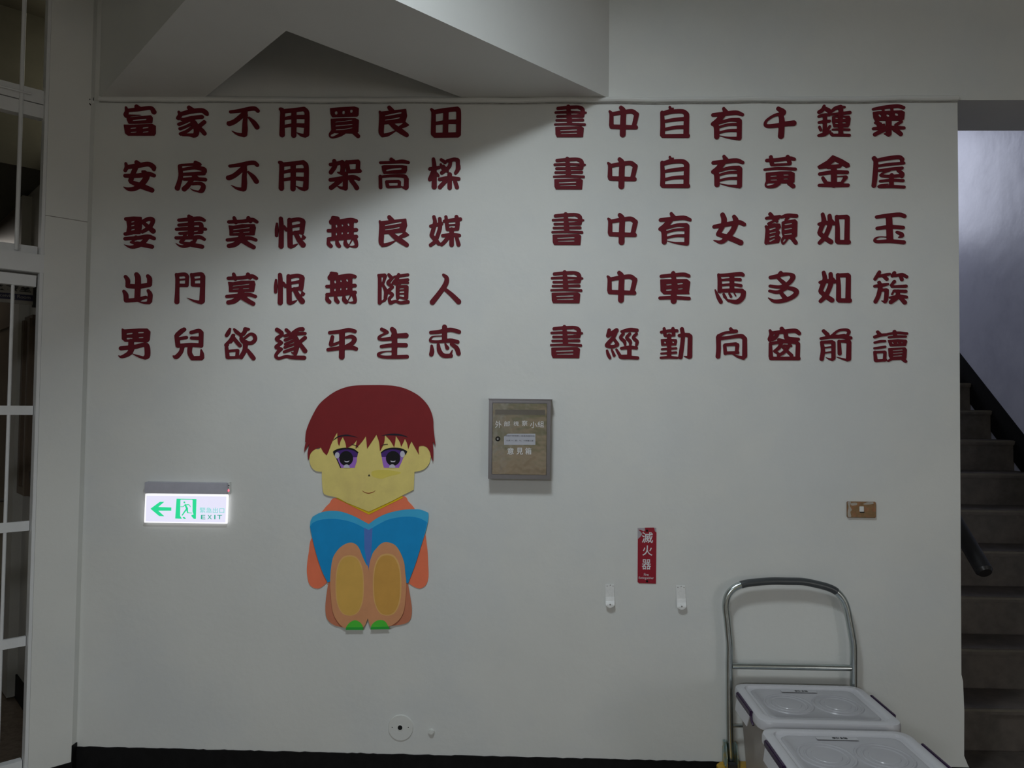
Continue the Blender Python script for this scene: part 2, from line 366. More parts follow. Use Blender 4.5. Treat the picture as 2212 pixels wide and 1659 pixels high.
# cover strip along the top of the wall: pale half-round batten with its shadow gap painted as a darker tube below
def strip(y, z, dz, x0, x1, r, name, mat):
    n = 60; P = []
    for i in range(n+1):
        x = x0+(x1-x0)*i/n; s = (x-XL)/(XR-XL); P.append((x, y, z+dz*math.sin(math.pi*s)+0.0012*math.sin(x*9)+0.001*math.sin(x*23)))
    return structure(MB().tube(P, r, 10).build(name, mat, smooth=True))
strip(-0.006, ZB+0.005, -0.006, XL+0.02, XR-0.001, 0.011, 'trim_1', M['wall'])
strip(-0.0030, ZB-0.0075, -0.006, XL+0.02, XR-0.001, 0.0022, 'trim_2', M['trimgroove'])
# right side of the stairwell and what closes it
structure(MB().box(SX, SX+0.2, -0.0, 5.0, 0, 4.6).build('wall_right', M['stairwall']))
structure(MB().box(SX+0.2, 6, -0.02, 0.16, 0, CEIL).build('wall_right_front', M['wall']))
structure(MB().box(XR-0.16, SX+0.2, 5.0, 5.2, 0, 4.6).build('wall_stair_end', M['stairwall']))
structure(MB().box(-6.1, -6, -9, 0.2, 0, CEIL).build('wall_far_left', M['wall']))
structure(MB().box(6, 6.1, -9, 0.2, 0, CEIL).build('wall_far_right', M['wall']))
# entrance wall behind the viewer: header and piers around a wide opening
structure(MB().box(-6, 6, -9.2, -9, 2.5, CEIL).box(-6, -1.0, -9.2, -9, 0, 2.5).box(5.0, 6, -9.2, -9, 0, 2.5).build('wall_entrance', M['wall']))

# unseen ground, bank and wall added outside to darken the steel door's reflection
structure(MB().box(-9, 9, -24, -9.2, -0.14, -0.02).build('floor_outside', M['floor']))
structure(MB().box(-9, 9, -15.4, -15, -0.02, 1.1).build('wall_for_reflection', M['reflectwall']))
structure(MB().box(-9, 9, -19, -16, -0.02, 4.2).build('wall_for_reflection_far', M['reflectgreen']))

# ------------------------------------------------------------------ staircase
NZ0, RI, TR, NY0 = 0.149, 0.18, 0.218, 0.045
st = structure(empty('staircase', (XR, NY0, 0)))
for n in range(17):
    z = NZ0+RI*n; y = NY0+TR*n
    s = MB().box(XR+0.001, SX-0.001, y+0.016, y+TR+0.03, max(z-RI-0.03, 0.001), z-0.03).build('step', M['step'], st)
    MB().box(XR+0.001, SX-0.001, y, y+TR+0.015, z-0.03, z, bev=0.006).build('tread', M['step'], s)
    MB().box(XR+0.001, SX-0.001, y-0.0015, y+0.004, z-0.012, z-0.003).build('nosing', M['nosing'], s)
sk = [(SX-0.006, NY0-0.05, 0.001), (SX-0.006, NY0+TR*16, NZ0+RI*16-RI), (SX-0.006, NY0+TR*16, NZ0+RI*16+0.10), (SX-0.006, NY0-0.05, NZ0+0.06)]
structure(MB().prism(sk, (0.0055, 0, 0)).build('baseboard_right', M['black']))
# handrail coming round the wall end
hr = empty('stair_handrail', (1.79, 0.1, 0.9), 'thick black handrail tube with rounded end beside the stairs', 'handrail')
e0 = Vector((1.815, 0.075, 0.935)); dr = Vector((0, TR, RI)).normalized()
MB().cyl(e0+dr*0.012, e0+dr*3.2, 0.0325, 24).build('rail', M['rail'], hr, smooth=True)
MB().cyl(e0, e0+dr*0.012, 0.024, 24, r2=0.0325).build('end_cap', M['rail'], hr, smooth=True)
for k in (0.5, 1.7, 2.9):
    p = e0+dr*k; MB().tube([p+Vector((0, 0, -0.03)), p+Vector((0, 0, -0.08)), p+Vector((-0.05, 0, -0.10)), Vector((XR, p.y, p.z-0.10))], 0.008, 10).build('bracket', M['rail'], hr, smooth=True)

# ------------------------------------------------------------------ grille door in the 45-degree wall
d1 = structure(empty('door_1', DP(U1+0.75, 0, 0)))
W2 = U1+1.5
def dpart(name, mat, parent, u0, u1, v0, v1, z0, z1): return dbox(MB(), u0, u1, v0, v1, z0, z1).build(name, mat, parent)
fr = dpart('door_frame', M['frame'], d1, U1, W2, 0.0, 0.12, 2.077, 2.147)              # header between leaf and transom
fr2 = dpart('door_frame', M['frame'], d1, U1+0.0005, U1+0.012, 0.001, 0.052, 0.001, 3.46)       # slim jamb lining
dpart('door_frame', M['frame'], d1, W2-0.05, W2, 0.001, 0.12, 0.001, 3.46)
dpart('sill_rail', M['frame'], d1, U1+0.016, W2-0.05, 0.035, 0.075, 2.149, 2.183)      # lower rail of the transom light
dpart('transom_rail', M['frame'], d1, U1+0.012, W2-0.05, 0.030, 0.07, 2.746, 2.800)
dpart('transom_rail', M['frame'], d1, U1+0.012, W2-0.05, 0.030, 0.07, 2.690, 2.742)
tr_ = MB().tube([DP(0.2, 0.02, 2.772), DP(W2-0.05, 0.02, 2.772)], 0.004, 8).build('sealing_strip', M['frame'], d1)
leaf = dpart('leaf_top_rail', M['frame'], d1, U1+0.018, W2-0.05, 0.030, 0.065, 2.024, 2.068)
for za, zb in ((1.525, 1.560), (1.078, 1.115), (0.637, 0.673)):
    dpart('grille_bar', M['frame'], d1, U1+0.014, W2-0.05, 0.033, 0.047, za, zb)
dpart('leaf_bottom_rail', M['frame'], d1, U1+0.014, W2-0.05, 0.030, 0.065, 0.02, 0.203)
for k in range(7):
    u = 0.238+0.105*k*1.9
    MB().cyl(DP(u, 0.040, 0.19), DP(u, 0.040, 2.045), 0.0062, 14).build('grille_rod', M['frame'], d1, smooth=True)
    MB().cyl(DP(u-0.006, 0.030, 2.158), DP(u-0.006, 0.030, 3.44), 0.0075, 14).build('transom_rod', M['frame'], d1, smooth=True)
dpart('transom_top_rail', M['frame'], d1, U1+0.012, W2-0.05, 0.030, 0.07, 3.42, 3.459)

# corridor behind it
CU0 = -0.05
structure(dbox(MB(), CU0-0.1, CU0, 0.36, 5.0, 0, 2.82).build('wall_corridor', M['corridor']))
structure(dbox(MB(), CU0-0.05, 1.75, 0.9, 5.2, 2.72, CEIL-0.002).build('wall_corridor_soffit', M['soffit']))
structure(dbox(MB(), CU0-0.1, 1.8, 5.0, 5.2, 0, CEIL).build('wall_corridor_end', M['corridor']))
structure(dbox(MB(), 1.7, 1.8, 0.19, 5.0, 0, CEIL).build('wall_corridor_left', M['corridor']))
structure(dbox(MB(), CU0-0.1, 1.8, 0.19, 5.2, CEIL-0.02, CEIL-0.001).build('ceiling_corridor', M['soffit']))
structure(dbox(MB(), CU0, CU0+0.008, 0.37, 5.0, 0.001, 0.125).build('baseboard_corridor', M['black']))
d2 = structure(empty('door_2', DP(CU0, 1.7, 0)))
dpart('door_leaf', M['wood'], d2, CU0+0.0, CU0+0.03, 1.50, 2.35, 0.01, 2.0)
dpart('door_frame', M['corridor'], d2, CU0+0.0, CU0+0.045, 1.36, 1.50, 0.01, 2.69)
dpart('door_frame', M['corridor'], d2, CU0+0.0, CU0+0.045, 2.35, 2.45, 0.01, 2.69)
dpart('door_frame', M['wood'], d2, CU0+0.0, CU0+0.04, 1.50, 2.35, 2.0, 2.06)
dpart('overlight', M['wood'], d2, CU0+0.0, CU0+0.02, 1.50, 2.35, 2.06, 2.69)
MB().tube([DP(CU0+0.03, 1.58, 1.03), DP(CU0+0.085, 1.58, 1.03), DP(CU0+0.085, 1.68, 1.03)], 0.011, 10).build('door_handle', M['screw'], d2, smooth=True)
nb = empty('corridor_window', DP(CU0, 1.3, 1.5), 'brown wooden window frame on the corridor wall behind the grille door', 'window')
dpart('frame_stile', M['wood'], nb, CU0, CU0+0.03, 1.16, 1.20, 1.09, 2.01)
dpart('frame_stile', M['wood'], nb, CU0, CU0+0.03, 1.31, 1.355, 1.09, 2.01)
dpart('frame_rail', M['wood'], nb, CU0, CU0+0.03, 1.20, 1.31, 1.09, 1.13)
dpart('frame_rail', M['wood'], nb, CU0, CU0+0.018, 1.16, 1.355, 1.97, 2.03)
dpart('panel', M['corridor'], nb, CU0, CU0+0.012, 1.20, 1.31, 1.13, 1.97)
tag(dpart('corridor_switch', M['metaldark'], None, CU0, CU0+0.012, 1.125, 1.165, 1.155, 1.215), 'small dark switch plate on the corridor wall behind the grille', 'switch')
# hanging room sign in the corridor
sg = empty('room_sign', DP(0.3, 0.5, 2.07), 'grey and navy room sign hanging behind the top of the grille door', 'sign')
dpart('sign_board', M['signgrey'], sg, 0.075, 0.62, 0.50, 0.515, 2.006, 2.12)
dpart('navy_band', M['navy'], sg, 0.075, 0.62, 0.497, 0.4998, 2.021, 2.047)
dpart('side_bracket', M['ink'], sg, 0.062, 0.088, 0.495, 0.52, 1.996, 2.125)
def door_text(name, mat, parent, s, ul, ur, v, z0, z1, offset=0):
    me = text_mesh(s, 0.1, 0.001, offset); n = len(me.vertices); a = np.empty(n*3); me.vertices.foreach_get('co', a); a = a.reshape(-1, 3)
    mn, mx = a.min(0), a.max(0); uu = ul+(ur-ul)*(a[:, 0]-mn[0])/(mx[0]-mn[0]); zz = z0+(z1-z0)*(a[:, 1]-mn[1])/(mx[1]-mn[1])
    o3 = np.array([DP(q, v-0.001*(w-mn[2])/max(mx[2]-mn[2], 1e-6), z)[:] for q, z, w in zip(uu, zz, a[:, 2])])
    me.vertices.foreach_set('co', o3.ravel()); me.update(); return link(name, me, mat, parent)
door_text('sign_text', M['signgrey'], sg, 'Receiving Room', 0.232, 0.098, 0.4968, 2.025, 2.043)
door_text('sign_text', M['ink'], sg, '收發室', 0.235, 0.096, 0.4998, 2.058, 2.094, 0.002)


# ------------------------------------------------------------------ the 70 cut-out characters
# outlines in units of 1/5 photo pixel; crop id -> origin and scale in the photo
CROPS = {'1': (240, 210, 5.028), '2': (630, 210, 5.028), '3': (240, 460, 5.028), '4': (630, 460, 5.028),
         '5': (1170, 210, 5.027), '6': (1570, 210, 5.027), '7': (1170, 450, 4.88), '8': (1570, 450, 4.88)}
G = {
'富': ('1', 'P 140,300 200,302 440,290 478,310 478,390 465,412 180,412 154,390; P 168,190 430,198 446,220 441,270 430,280 190,283 172,240; S 160,110,25 170,155,45 155,185,42 160,205,35; S 275,100,45 320,135,55; S 190,148,50 310,132,50 430,118,45 462,158,55; C 192,166,14 300,158,16 412,144,22; C 205,212,8 300,202,9 430,190,10; C 235,252,12 300,245,16 375,240,18; C 190,293,9 300,290,9 440,284,9; C 212,337,14 265,332; C 345,333,16 398,326; C 212,380,12 270,376; C 345,378,12 400,373'),
'家': ('1', 'S 845,112,45 885,140,50; S 735,160,30 748,190,42 728,225,45; S 760,180,42 870,152,48 980,142,48 1025,165,55 1040,185,35; S 765,240,32 880,222,40 985,212,42; S 735,293,36 800,268,32 870,235,36; S 745,342,32 810,318,28 875,285,30; S 752,398,36 820,368,32 885,320,32; S 865,240,45 905,285,60 925,345,60 920,400,55 890,425,25; S 775,408,25 840,408,30 895,415,45; S 1010,268,42 965,305,42 940,320,35; S 950,325,40 990,365,48 1012,392,46; C 780,218,14 870,194,18 950,178,20'),
'不': ('1', 'S 1295,158,32 1400,145,40 1500,125,45 1560,122,45 1592,145,42; S 1455,165,50 1400,215,50 1340,262,50 1285,285,52 1275,280,40; S 1462,190,40 1452,270,50 1452,340,58 1448,400,56; S 1440,412,40 1370,398,28 1305,362,4; S 1497,222,25 1550,275,50 1583,322,54'),
'用': ('1', 'S 1838,128,36 1860,150,50 1857,270,50 1856,405,58; S 1862,152,45 1980,140,45 2095,125,45; S 2100,132,50 2125,165,52 2127,280,52 2120,400,60; S 2105,418,38 2060,408,30 2015,383,6; S 1984,145,55 1985,280,55 1982,412,56; S 1862,235,30 1980,215,40 2120,213,45; S 1862,318,30 1980,302,38 2120,308,48'),
'安': ('1', 'S 275,705,45 315,735,50; S 158,718,28 165,760,38 150,795,36; S 175,758,45 290,742,50 400,725,50 455,755,55 462,785,35; S 262,770,50 235,830,50 210,905,50; S 215,920,42 330,965,60 440,1008,52; S 350,805,45 385,850,60 350,920,58 270,985,48 190,998,38 130,972,5; S 152,852,42 300,850,48 400,832,50 462,848,42; C 270,900,26 305,892,26; C 305,785,20 400,775,34'),
'房': ('1', 'S 915,708,40 950,728,50; S 745,748,42 755,850,48 735,930,48 718,985,56; S 760,735,24 860,730,26 965,728,30; S 775,784,30 900,765,36 1000,780,50 1015,805,45; S 780,837,32 900,830,38 1005,825,42; S 895,850,40 930,875,40; S 790,890,34 900,885,38 1020,893,40; S 872,900,45 830,960,52 792,995,54; S 880,940,32 960,935,38 1000,962,48 985,1010,50 955,1025,25; S 955,1025,20 890,1010,14 855,985,4'),
'娶': ('3', 'P 165,60 240,42 325,45 328,150 310,225 165,225 178,150; S 160,65,40 230,58,38; S 152,228,38 220,215,40; C 222,97,14 246,92; C 220,138,14 246,134; C 220,184,14 250,178; S 338,95,38 400,65,42 448,72,48 440,120,42 400,165,42 335,205,36; S 350,108,38 400,150,48 452,195,58; S 150,280,38 300,268,42 400,255,46 462,275,42; S 270,265,45 240,305,36; S 215,318,25 300,335,50 440,365,46; S 395,260,46 350,315,46 290,355,42 210,370,32 138,342,4; C 255,306,12 315,296,14'),
'妻': ('3', 'S 845,35,38 868,70,48; S 735,78,36 850,68,42 960,60,46 1008,78,36; S 866,60,62 866,180,62 862,250,60; S 735,132,34 860,120,38 955,115,40 978,135,45 975,200,45; S 708,177,34 860,170,40 1022,175,34; S 745,222,32 860,215,36 980,205,40; S 705,270,36 850,268,38 960,262,42 1008,285,36; S 800,245,36 780,290,36 750,312,25; S 750,320,22 850,340,46 985,365,46; S 920,265,42 880,325,46 800,362,32 740,355,22 698,325,4; C 905,93,12 948,90; C 915,146,12 950,142; C 900,203,10 940,196; C 815,298,12 880,295,14'),
'莫': ('3', 'S 1278,97,38 1430,90,38 1530,72,42 1580,95,38; S 1335,52,36 1352,100,45; S 1490,55,44 1510,90,42; P 1278,138 1330,142 1420,125 1556,125 1566,160 1552,238 1288,242 1288,190; C 1372,117,9 1480,110; C 1325,182,10 1420,170,10 1500,160,12; C 1325,215,9 1500,205,10; S 1260,293,34 1400,280,42 1500,272,42 1570,292,36; S 1400,290,60 1345,340,52 1278,358,46; S 1430,300,60 1490,340,52 1545,370,48; S 1415,240,70 1415,280,60'),
'恨': ('3', 'S 1800,115,24 1797,180,40 1795,245,34; S 1842,60,44 1848,150,50 1845,360,56; S 1880,145,25 1900,182,38; S 1936,75,46 1940,200,55 1943,355,56; S 1945,82,44 2030,68,42 2080,82,46; S 2082,95,55 2076,150,55 2070,210,50; S 1955,150,28 2060,132,34; S 1955,222,34 2070,203,42; S 1950,368,36 1990,355,28 2025,335,8; S 2000,215,46 2040,290,54 2083,345,60; P 2080,235 2112,262 2100,282 2062,290 2075,262'),
'買': ('2', 'P 420,122 520,112 680,104 725,118 722,190 710,205 440,212 424,180; C 482,164,30 484,174; C 563,158,28 563,172; C 648,145,28 648,155; P 428,237 560,230 690,230 725,247 720,370 700,390 480,385 435,380; C 476,268,10 560,260 655,247; C 480,310,12 570,303 655,294; C 482,352,12 570,347 655,330; S 445,372,42 415,400,22 418,428,18 450,436,20 520,410,35 565,385,35; S 680,385,45 720,420,46'),
'良': ('2', 'S 1060,112,44 1090,145,50; P 962,160 1240,130 1250,200 1228,270 1000,290 965,290; S 958,158,26 975,200,48 975,300,58 972,380,55 988,410,38; S 985,415,36 1050,402,34 1140,358,6; C 1018,200,14 1100,184,18 1185,168,20; C 1018,246,12 1100,236,14 1168,222,16; P 1225,262 1272,300 1238,320 1150,345 1170,315 1205,292; S 1065,275,40 1130,330,55 1190,370,58 1248,408,48'),
'田': ('2', 'S 1518,132,30 1540,165,45 1540,270,50 1538,395,52; S 1545,160,48 1680,138,48 1800,125,48; S 1800,132,55 1814,165,52 1812,400,52; S 1555,412,52 1800,408,56; S 1676,145,58 1670,400,58; S 1550,285,32 1680,268,44 1810,265,50'),
'架': ('2', 'S 420,730,36 480,722,42 545,705,42; S 548,708,54 556,760,52 548,815,46; S 545,828,36 500,815,16; S 462,692,44 470,745,48 425,815,46; S 598,702,40 615,800,46; S 612,705,42 720,698,44; S 722,705,46 718,800,46; S 615,805,40 740,800,42; S 582,835,56 582,985,54; S 420,897,40 560,880,48 670,868,48 728,888,38; S 525,905,52 470,950,50 428,982,50; S 580,990,36 530,982,28 490,963,6; S 650,905,50 685,950,50 705,982,54'),
'高': ('2', 'S 1082,675,40 1110,695,40; S 962,710,28 1100,705,30 1200,697,42 1268,707,32; P 980,747 1005,742 1200,742 1250,748 1250,790 1236,822 1000,828 988,800; C 1035,794,20 1100,782,20 1185,775,22; S 962,860,38 965,978,40; S 975,862,28 1100,852,30 1220,857,42 1246,890,52; S 1246,900,50 1243,975,54; S 1240,988,36 1200,975,16 1175,962,4; S 1030,918,34 1042,965,42; S 1040,915,28 1160,912,30; S 1170,920,34 1168,960,36; S 1045,975,26 1180,970,26; C 1065,943,18 1130,938'),
'樑': ('2', 'S 1540,672,38 1550,760,48 1548,970,58; S 1502,778,38 1600,762,36; S 1535,810,45 1500,890,42; S 1575,832,36 1592,850,30; S 1625,678,34 1665,705,40; S 1690,690,34 1760,675,40 1800,680,42; S 1804,685,46 1804,780,46 1780,822,36; S 1725,695,40 1715,745,40 1680,785,38 1630,820,40; S 1620,730,28 1640,775,30; S 1650,745,28 1690,800,36; S 1822,745,24 1824,775,22; S 1605,890,36 1700,878,44 1815,885,38; S 1716,840,52 1716,980,50; S 1665,915,44 1610,975,46; S 1775,915,44 1795,975,46; C 1750,755,18 1745,775,14'),
'無': ('4', 'S 448,52,42 500,58,40; S 450,65,45 425,95,42; S 425,105,38 540,88,44 640,75,46 700,85,40; S 397,192,36 550,188,40 702,182,40; S 400,282,40 550,272,45 702,255,40; P 436,95 672,72 668,180 672,262 436,290; C 485,132,18 488,150; C 549,128,16 552,138; C 614,118,18 620,132; C 485,220,16 485,236; C 548,212,14 548,226; C 612,210,16 612,220; S 398,300,34 402,335,44 425,358,42; S 490,300,32 497,335,46 515,358,42; S 582,300,32 585,335,48 605,358,46; S 690,290,46 702,330,40 698,360,34 650,365,16 620,352,8; S 655,290,16 628,340,8'),
'出': ('3', 'S 155,692,38 178,730,48 178,775,45; S 178,792,48 290,798,50 410,780,48; S 398,685,40 415,715,52 415,775,50; S 275,668,50 290,720,60 282,930,60; S 137,850,34 158,890,50 160,945,48; S 160,952,42 280,942,44 375,915,35; S 402,845,35 422,885,48 416,955,52; S 408,975,34 350,975,22 262,955,6; C 330,950,7 378,942,18'),
'門': ('3', 'S 708,668,34 718,720,42 716,850,44 712,965,52; S 718,672,38 800,667,42 824,690,42; S 826,690,38 820,785,38; S 735,725,20 815,720,20; S 735,785,38 820,787,36; S 872,668,34 885,720,42 885,780,42; S 885,672,38 975,664,42 992,685,50; S 994,690,52 992,800,52 986,955,58; S 975,973,38 900,955,26 820,920,4; S 890,725,20 980,718; S 890,783,36 980,785,40'),
'兒': ('3', 'S 792,1264,42 760,1285,50 718,1322,48; S 706,1335,40 716,1380,50 724,1440,50; S 725,1368,34 815,1352,36; S 868,1298,38 950,1278,42 975,1300,46; S 977,1300,48 974,1440,48; S 872,1358,36 970,1362,40; S 735,1440,38 860,1432,44 970,1438,46; S 772,1450,46 756,1510,44 705,1565,46 672,1552,12; S 856,1445,50 852,1520,48 880,1575,50; S 880,1578,46 975,1576,48; S 976,1485,14 985,1530,40 985,1570,46'),
'男': ('3', 'P 118,1265 150,1268 300,1258 390,1258 420,1290 412,1378 395,1400 150,1396 120,1370; S 122,1262,16 140,1290,30; C 170,1314,16 225,1308; C 296,1299,15 348,1298; C 172,1364,18 225,1364,14; C 300,1354,12 345,1352; S 215,1395,56 215,1440,60; S 105,1470,46 250,1455,46 360,1430,46 388,1455,58 392,1545,58 372,1568,46; S 365,1578,30 300,1558,26 230,1530,6; S 228,1450,58 198,1520,52 115,1562,32 78,1550,8'),
'欲': ('3', 'S 1290,1258,24 1272,1300,44 1252,1330,38; S 1335,1262,24 1365,1295,42 1402,1322,34; S 1325,1330,40 1300,1385,48 1250,1435,44; S 1330,1360,40 1375,1415,42 1398,1440,40; S 1252,1465,38 1264,1565,44; S 1270,1500,28 1370,1490,28; S 1372,1495,38 1366,1560,38; S 1270,1572,34 1395,1568,28; S 1455,1262,44 1490,1262,32; S 1460,1262,44 1440,1305,44 1405,1330,34; S 1415,1365,46 1440,1400,46 1520,1412,40 1562,1375,42 1552,1330,40 1510,1315,30 1450,1358,28; S 1458,1405,54 1450,1490,50 1410,1565,48; S 1480,1490,36 1520,1545,48 1545,1578,46; C 1290,1430,28 1325,1425,20'),
'遂': ('3', 'S 1802,1268,48 1848,1300,44 1855,1320,34; S 1855,1325,34 1798,1368,42 1850,1408,34; S 1848,1412,32 1792,1455,40 1845,1478,38; S 1838,1480,38 1795,1530,34 1790,1560,36 1820,1580,32 1900,1558,34 1960,1568,42 2095,1572,46; S 1902,1270,38 1930,1295,38; S 1975,1300,36 2030,1266,40 2078,1262,46; S 1885,1335,32 1970,1315,40 2105,1308,34; S 1890,1380,34 1985,1345,34; S 1975,1320,45 2012,1380,55 2015,1450,55 2000,1525,42; S 1890,1425,30 1985,1385,28; S 1885,1460,30 1990,1425,26; S 1880,1508,32 1990,1470,34; S 1990,1530,30 1960,1515,14; S 2105,1355,42 2055,1395,38; S 2035,1400,40 2105,1498,50'),
'平': ('4', 'S 412,1300,36 540,1285,42 620,1270,44 685,1285,42; S 546,1300,62 546,1400,60 543,1562,62; S 442,1345,38 425,1425,46; S 425,1435,34 480,1420,30 540,1390,20; S 590,1352,26 650,1342,42 682,1372,50 655,1415,45 590,1452,42; S 395,1485,38 540,1465,45 650,1462,48 698,1475,44'),
'生': ('4', 'S 978,1262,38 1020,1285,42 1040,1295,30; S 1030,1302,26 980,1325,24 950,1345,28 950,1368,30 1000,1372,36 1100,1362,45; S 1100,1335,45 1242,1330,56; S 975,1450,38 1100,1435,44 1238,1435,48; S 1092,1262,50 1115,1310,60 1115,1550,60; S 1110,1502,14 1020,1504,12 948,1525,28 950,1552,32 1020,1566,34 1150,1564,42 1252,1560,42; C 975,1536,12 1060,1524,20'),
'志': ('4', 'S 1660,1238,54 1660,1370,58; S 1510,1298,36 1600,1290,42 1720,1268,46 1818,1290,44; S 1640,1334,12 1540,1340,14 1512,1362,26 1512,1392,30 1600,1397,30 1720,1385,46 1802,1400,42; C 1525,1370,16 1610,1358,20; S 1520,1442,28 1524,1500,50 1516,1535,48; S 1592,1432,36 1605,1500,50 1650,1548,48 1730,1550,44; S 1725,1540,32 1745,1490,10; S 1668,1422,20 1690,1465,44; S 1735,1425,36 1790,1465,50 1812,1525,50'),
'隨': ('4', 'S 942,675,26 955,710,40 955,975,42; S 962,677,34 1010,675,38; S 1015,685,40 1000,740,30 985,785,26; S 995,785,30 1022,850,42 1018,925,40; S 1010,945,30 975,968,18; S 1055,670,34 1085,705,42; S 1080,718,32 1048,760,42 1095,800,32; S 1098,805,28 1048,850,38 1095,885,34 1060,930,32 1070,975,38; S 1080,975,38 1130,958,30 1180,975,34 1262,965,40; S 1115,695,28 1180,682,32 1262,670,32; S 1162,668,34 1140,720,38 1100,760,32; S 1165,728,22 1262,724,30; S 1125,772,26 1190,755,30 1262,757,26; S 1115,735,26 1175,765,26; S 1148,800,36 1150,870,42 1150,925,34; S 1155,800,34 1240,800,38; S 1247,805,46 1243,920,46; S 1165,840,18 1235,836; S 1165,878,18 1235,874; S 1170,915,22 1230,930,26; C 1182,820,8 1212,818; C 1182,860,8 1212,857;C 1182,898,9 1212,895'),
'人': ('4', 'S 1648,672,30 1682,705,48 1675,765,55 1620,850,52 1528,968,58; S 1662,825,38 1740,890,50 1812,962,58'),
'書': ('5', 'S 178,120,34 285,110,36 400,108,38 445,135,46 444,200,40; S 290,100,42 302,260,58; S 152,165,26 290,160,28 482,165,20; S 172,207,28 300,205,28 430,200,42; S 162,250,26 300,248,28 446,246,32; S 145,295,22 300,290,28 468,296,28; P 152,326 180,324 430,318 455,335 446,428 168,428 154,400; S 455,165,30 470,167,26; C 204,360,14 380,352,16; C 210,393,10 380,387,14; C 340,132,9 390,128,13; C 340,184,8 385,182,9; C 345,226,7 430,226,7; C 335,272,7 460,270,7; C 195,142,8 262,140,8; C 190,186,8 262,184,8; C 190,229,8 262,227,8; C 180,272,8 262,270,8'),
'中': ('5', 'S 862,112,44 888,150,58 885,250,62 881,402,64; S 738,152,24 757,185,42 757,300,50; S 760,318,46 880,322,48 1025,326,44; S 765,182,40 880,162,44 980,152,48 1028,182,50; S 1032,185,52 1010,280,50 1000,310,46'),
'自': ('5', 'S 1392,105,26 1405,128,30 1428,120,18; S 1395,135,16 1310,160,12; S 1308,165,40 1315,300,50 1312,405,52; S 1315,178,44 1420,155,44 1530,152,46 1572,178,52; S 1575,190,58 1570,400,60; S 1315,420,38 1590,418,44; S 1325,262,30 1440,243,38 1560,232,40; S 1330,350,32 1440,328,36 1560,322,40'),
'有': ('5', 'S 1408,1262,34 1435,1310,60; S 1292,1332,40 1400,1322,46 1540,1308,48 1612,1330,36; S 1400,1330,60 1345,1395,60 1290,1430,44; S 1310,1425,55 1330,1470,58 1332,1570,56; S 1355,1420,30 1470,1388,36 1570,1388,46; S 1580,1400,52 1576,1585,52; S 1350,1468,26 1450,1440,28 1560,1435,34; S 1350,1528,24 1450,1505,28 1560,1502,34; S 1365,1560,6 1450,1580,18 1555,1590,36'),
'女': ('6', 'S -45,1275,50 -28,1330,60 -45,1400,50 -92,1482,46; S -95,1488,42 20,1522,58 152,1578,58; S -135,1405,42 0,1380,48 130,1358,50 190,1380,42; S 80,1295,42 100,1345,60 70,1440,58 10,1515,58 -60,1572,42 -145,1552,6'),
'千': ('6', 'S 560,122,44 615,160,60 595,185,40; S 600,180,44 520,195,30 440,245,28 418,285,32 440,312,38 550,305,46 640,288,52 728,280,60; S 588,195,50 600,260,60 590,420,64; C 450,275,14 540,245,40'),
'鍾': ('6', 'S 1058,95,32 1042,135,44 1005,160,42; S 1060,115,36 1110,145,48 1122,165,30; S 1002,207,32 1060,192,36 1120,190,30; S 1004,272,30 1065,262,34 1118,258,30; S 1068,200,44 1065,400,44; S 1008,322,30 1022,355,30; S 1120,315,30 1098,352,30; S 1002,414,32 1060,402,42 1125,370,24; S 1238,100,38 1180,120,42 1142,150,34; S 1240,105,30 1280,106,26; S 1142,185,24 1240,175,32 1338,165,36; S 1240,130,50 1240,400,50; P 1150,208 1200,203 1330,203 1342,230 1333,300 1318,322 1165,322 1148,260; C 1185,228,14 1203,226; C 1265,226,14 1285,226; C 1185,282,16 1205,282; C 1262,277,14 1290,275; S 1152,350,22 1240,348,26 1330,352,28; S 1140,398,36 1150,412,26; S 1150,410,30 1240,410,32 1332,412,32'),
'粟': ('6', 'S 1592,128,28 1700,110,38 1850,95,40 1922,112,36; P 1592,162 1640,155 1900,145 1930,162 1922,240 1900,248 1612,250 1598,220; S 1700,120,30 1700,160,25; S 1795,110,30 1795,160; C 1660,195,24 1668,203; C 1746,196,26 1756,200; C 1840,185,28 1850,188; C 1725,142,8 1760,140; C 1825,132,7 1880,132; S 1618,275,32 1700,300,40; S 1595,340,32 1760,330,42 1925,332,34; S 1760,240,60 1760,395,60; S 1895,265,36 1840,300,36; S 1640,270,36 1650,320,30; S 1705,355,45 1650,382,44 1612,402,44; S 1825,350,45 1870,380,48 1892,400,44; S 1760,405,44 1712,395,10; C 1690,285,12 1720,278,8; C 1800,275,16 1808,285,12'),
'黃': ('6', 'S 435,685,36 560,678,40 680,662,42 735,672,34; S 480,648,40 492,725,46; S 662,645,42 684,712,44; S 490,735,26 690,725,26; C 520,712,12 640,702,16; S 412,785,26 560,772,30 745,780,34; P 428,822 470,818 580,808 700,808 734,825 732,920 700,932 460,928 430,922; C 480,858,13 540,853; C 620,844,12 668,842; C 480,898,12 545,896; C 620,887,10 665,885; S 445,915,40 422,945,18 440,972,24 520,962,42 570,935,36; S 680,935,45 722,965,48'),
'金': ('6', 'P 1150,632 1250,675 1328,722 1335,752 1300,762 1230,722 1178,690 1110,740 1080,768 1005,776 990,750 1090,690; S 1105,758,42 1230,745,40; S 1165,760,60 1165,950,64; S 1012,832,38 1160,812,42 1308,815,40; S 1045,875,34 1068,912,42; S 1292,870,46 1262,912,34; S 1085,925,26 1130,930,22; S 1005,955,32 1160,955,42 1318,955,38; S 1205,930,20 1260,925,20; S 1200,860,12 1290,855,16'),
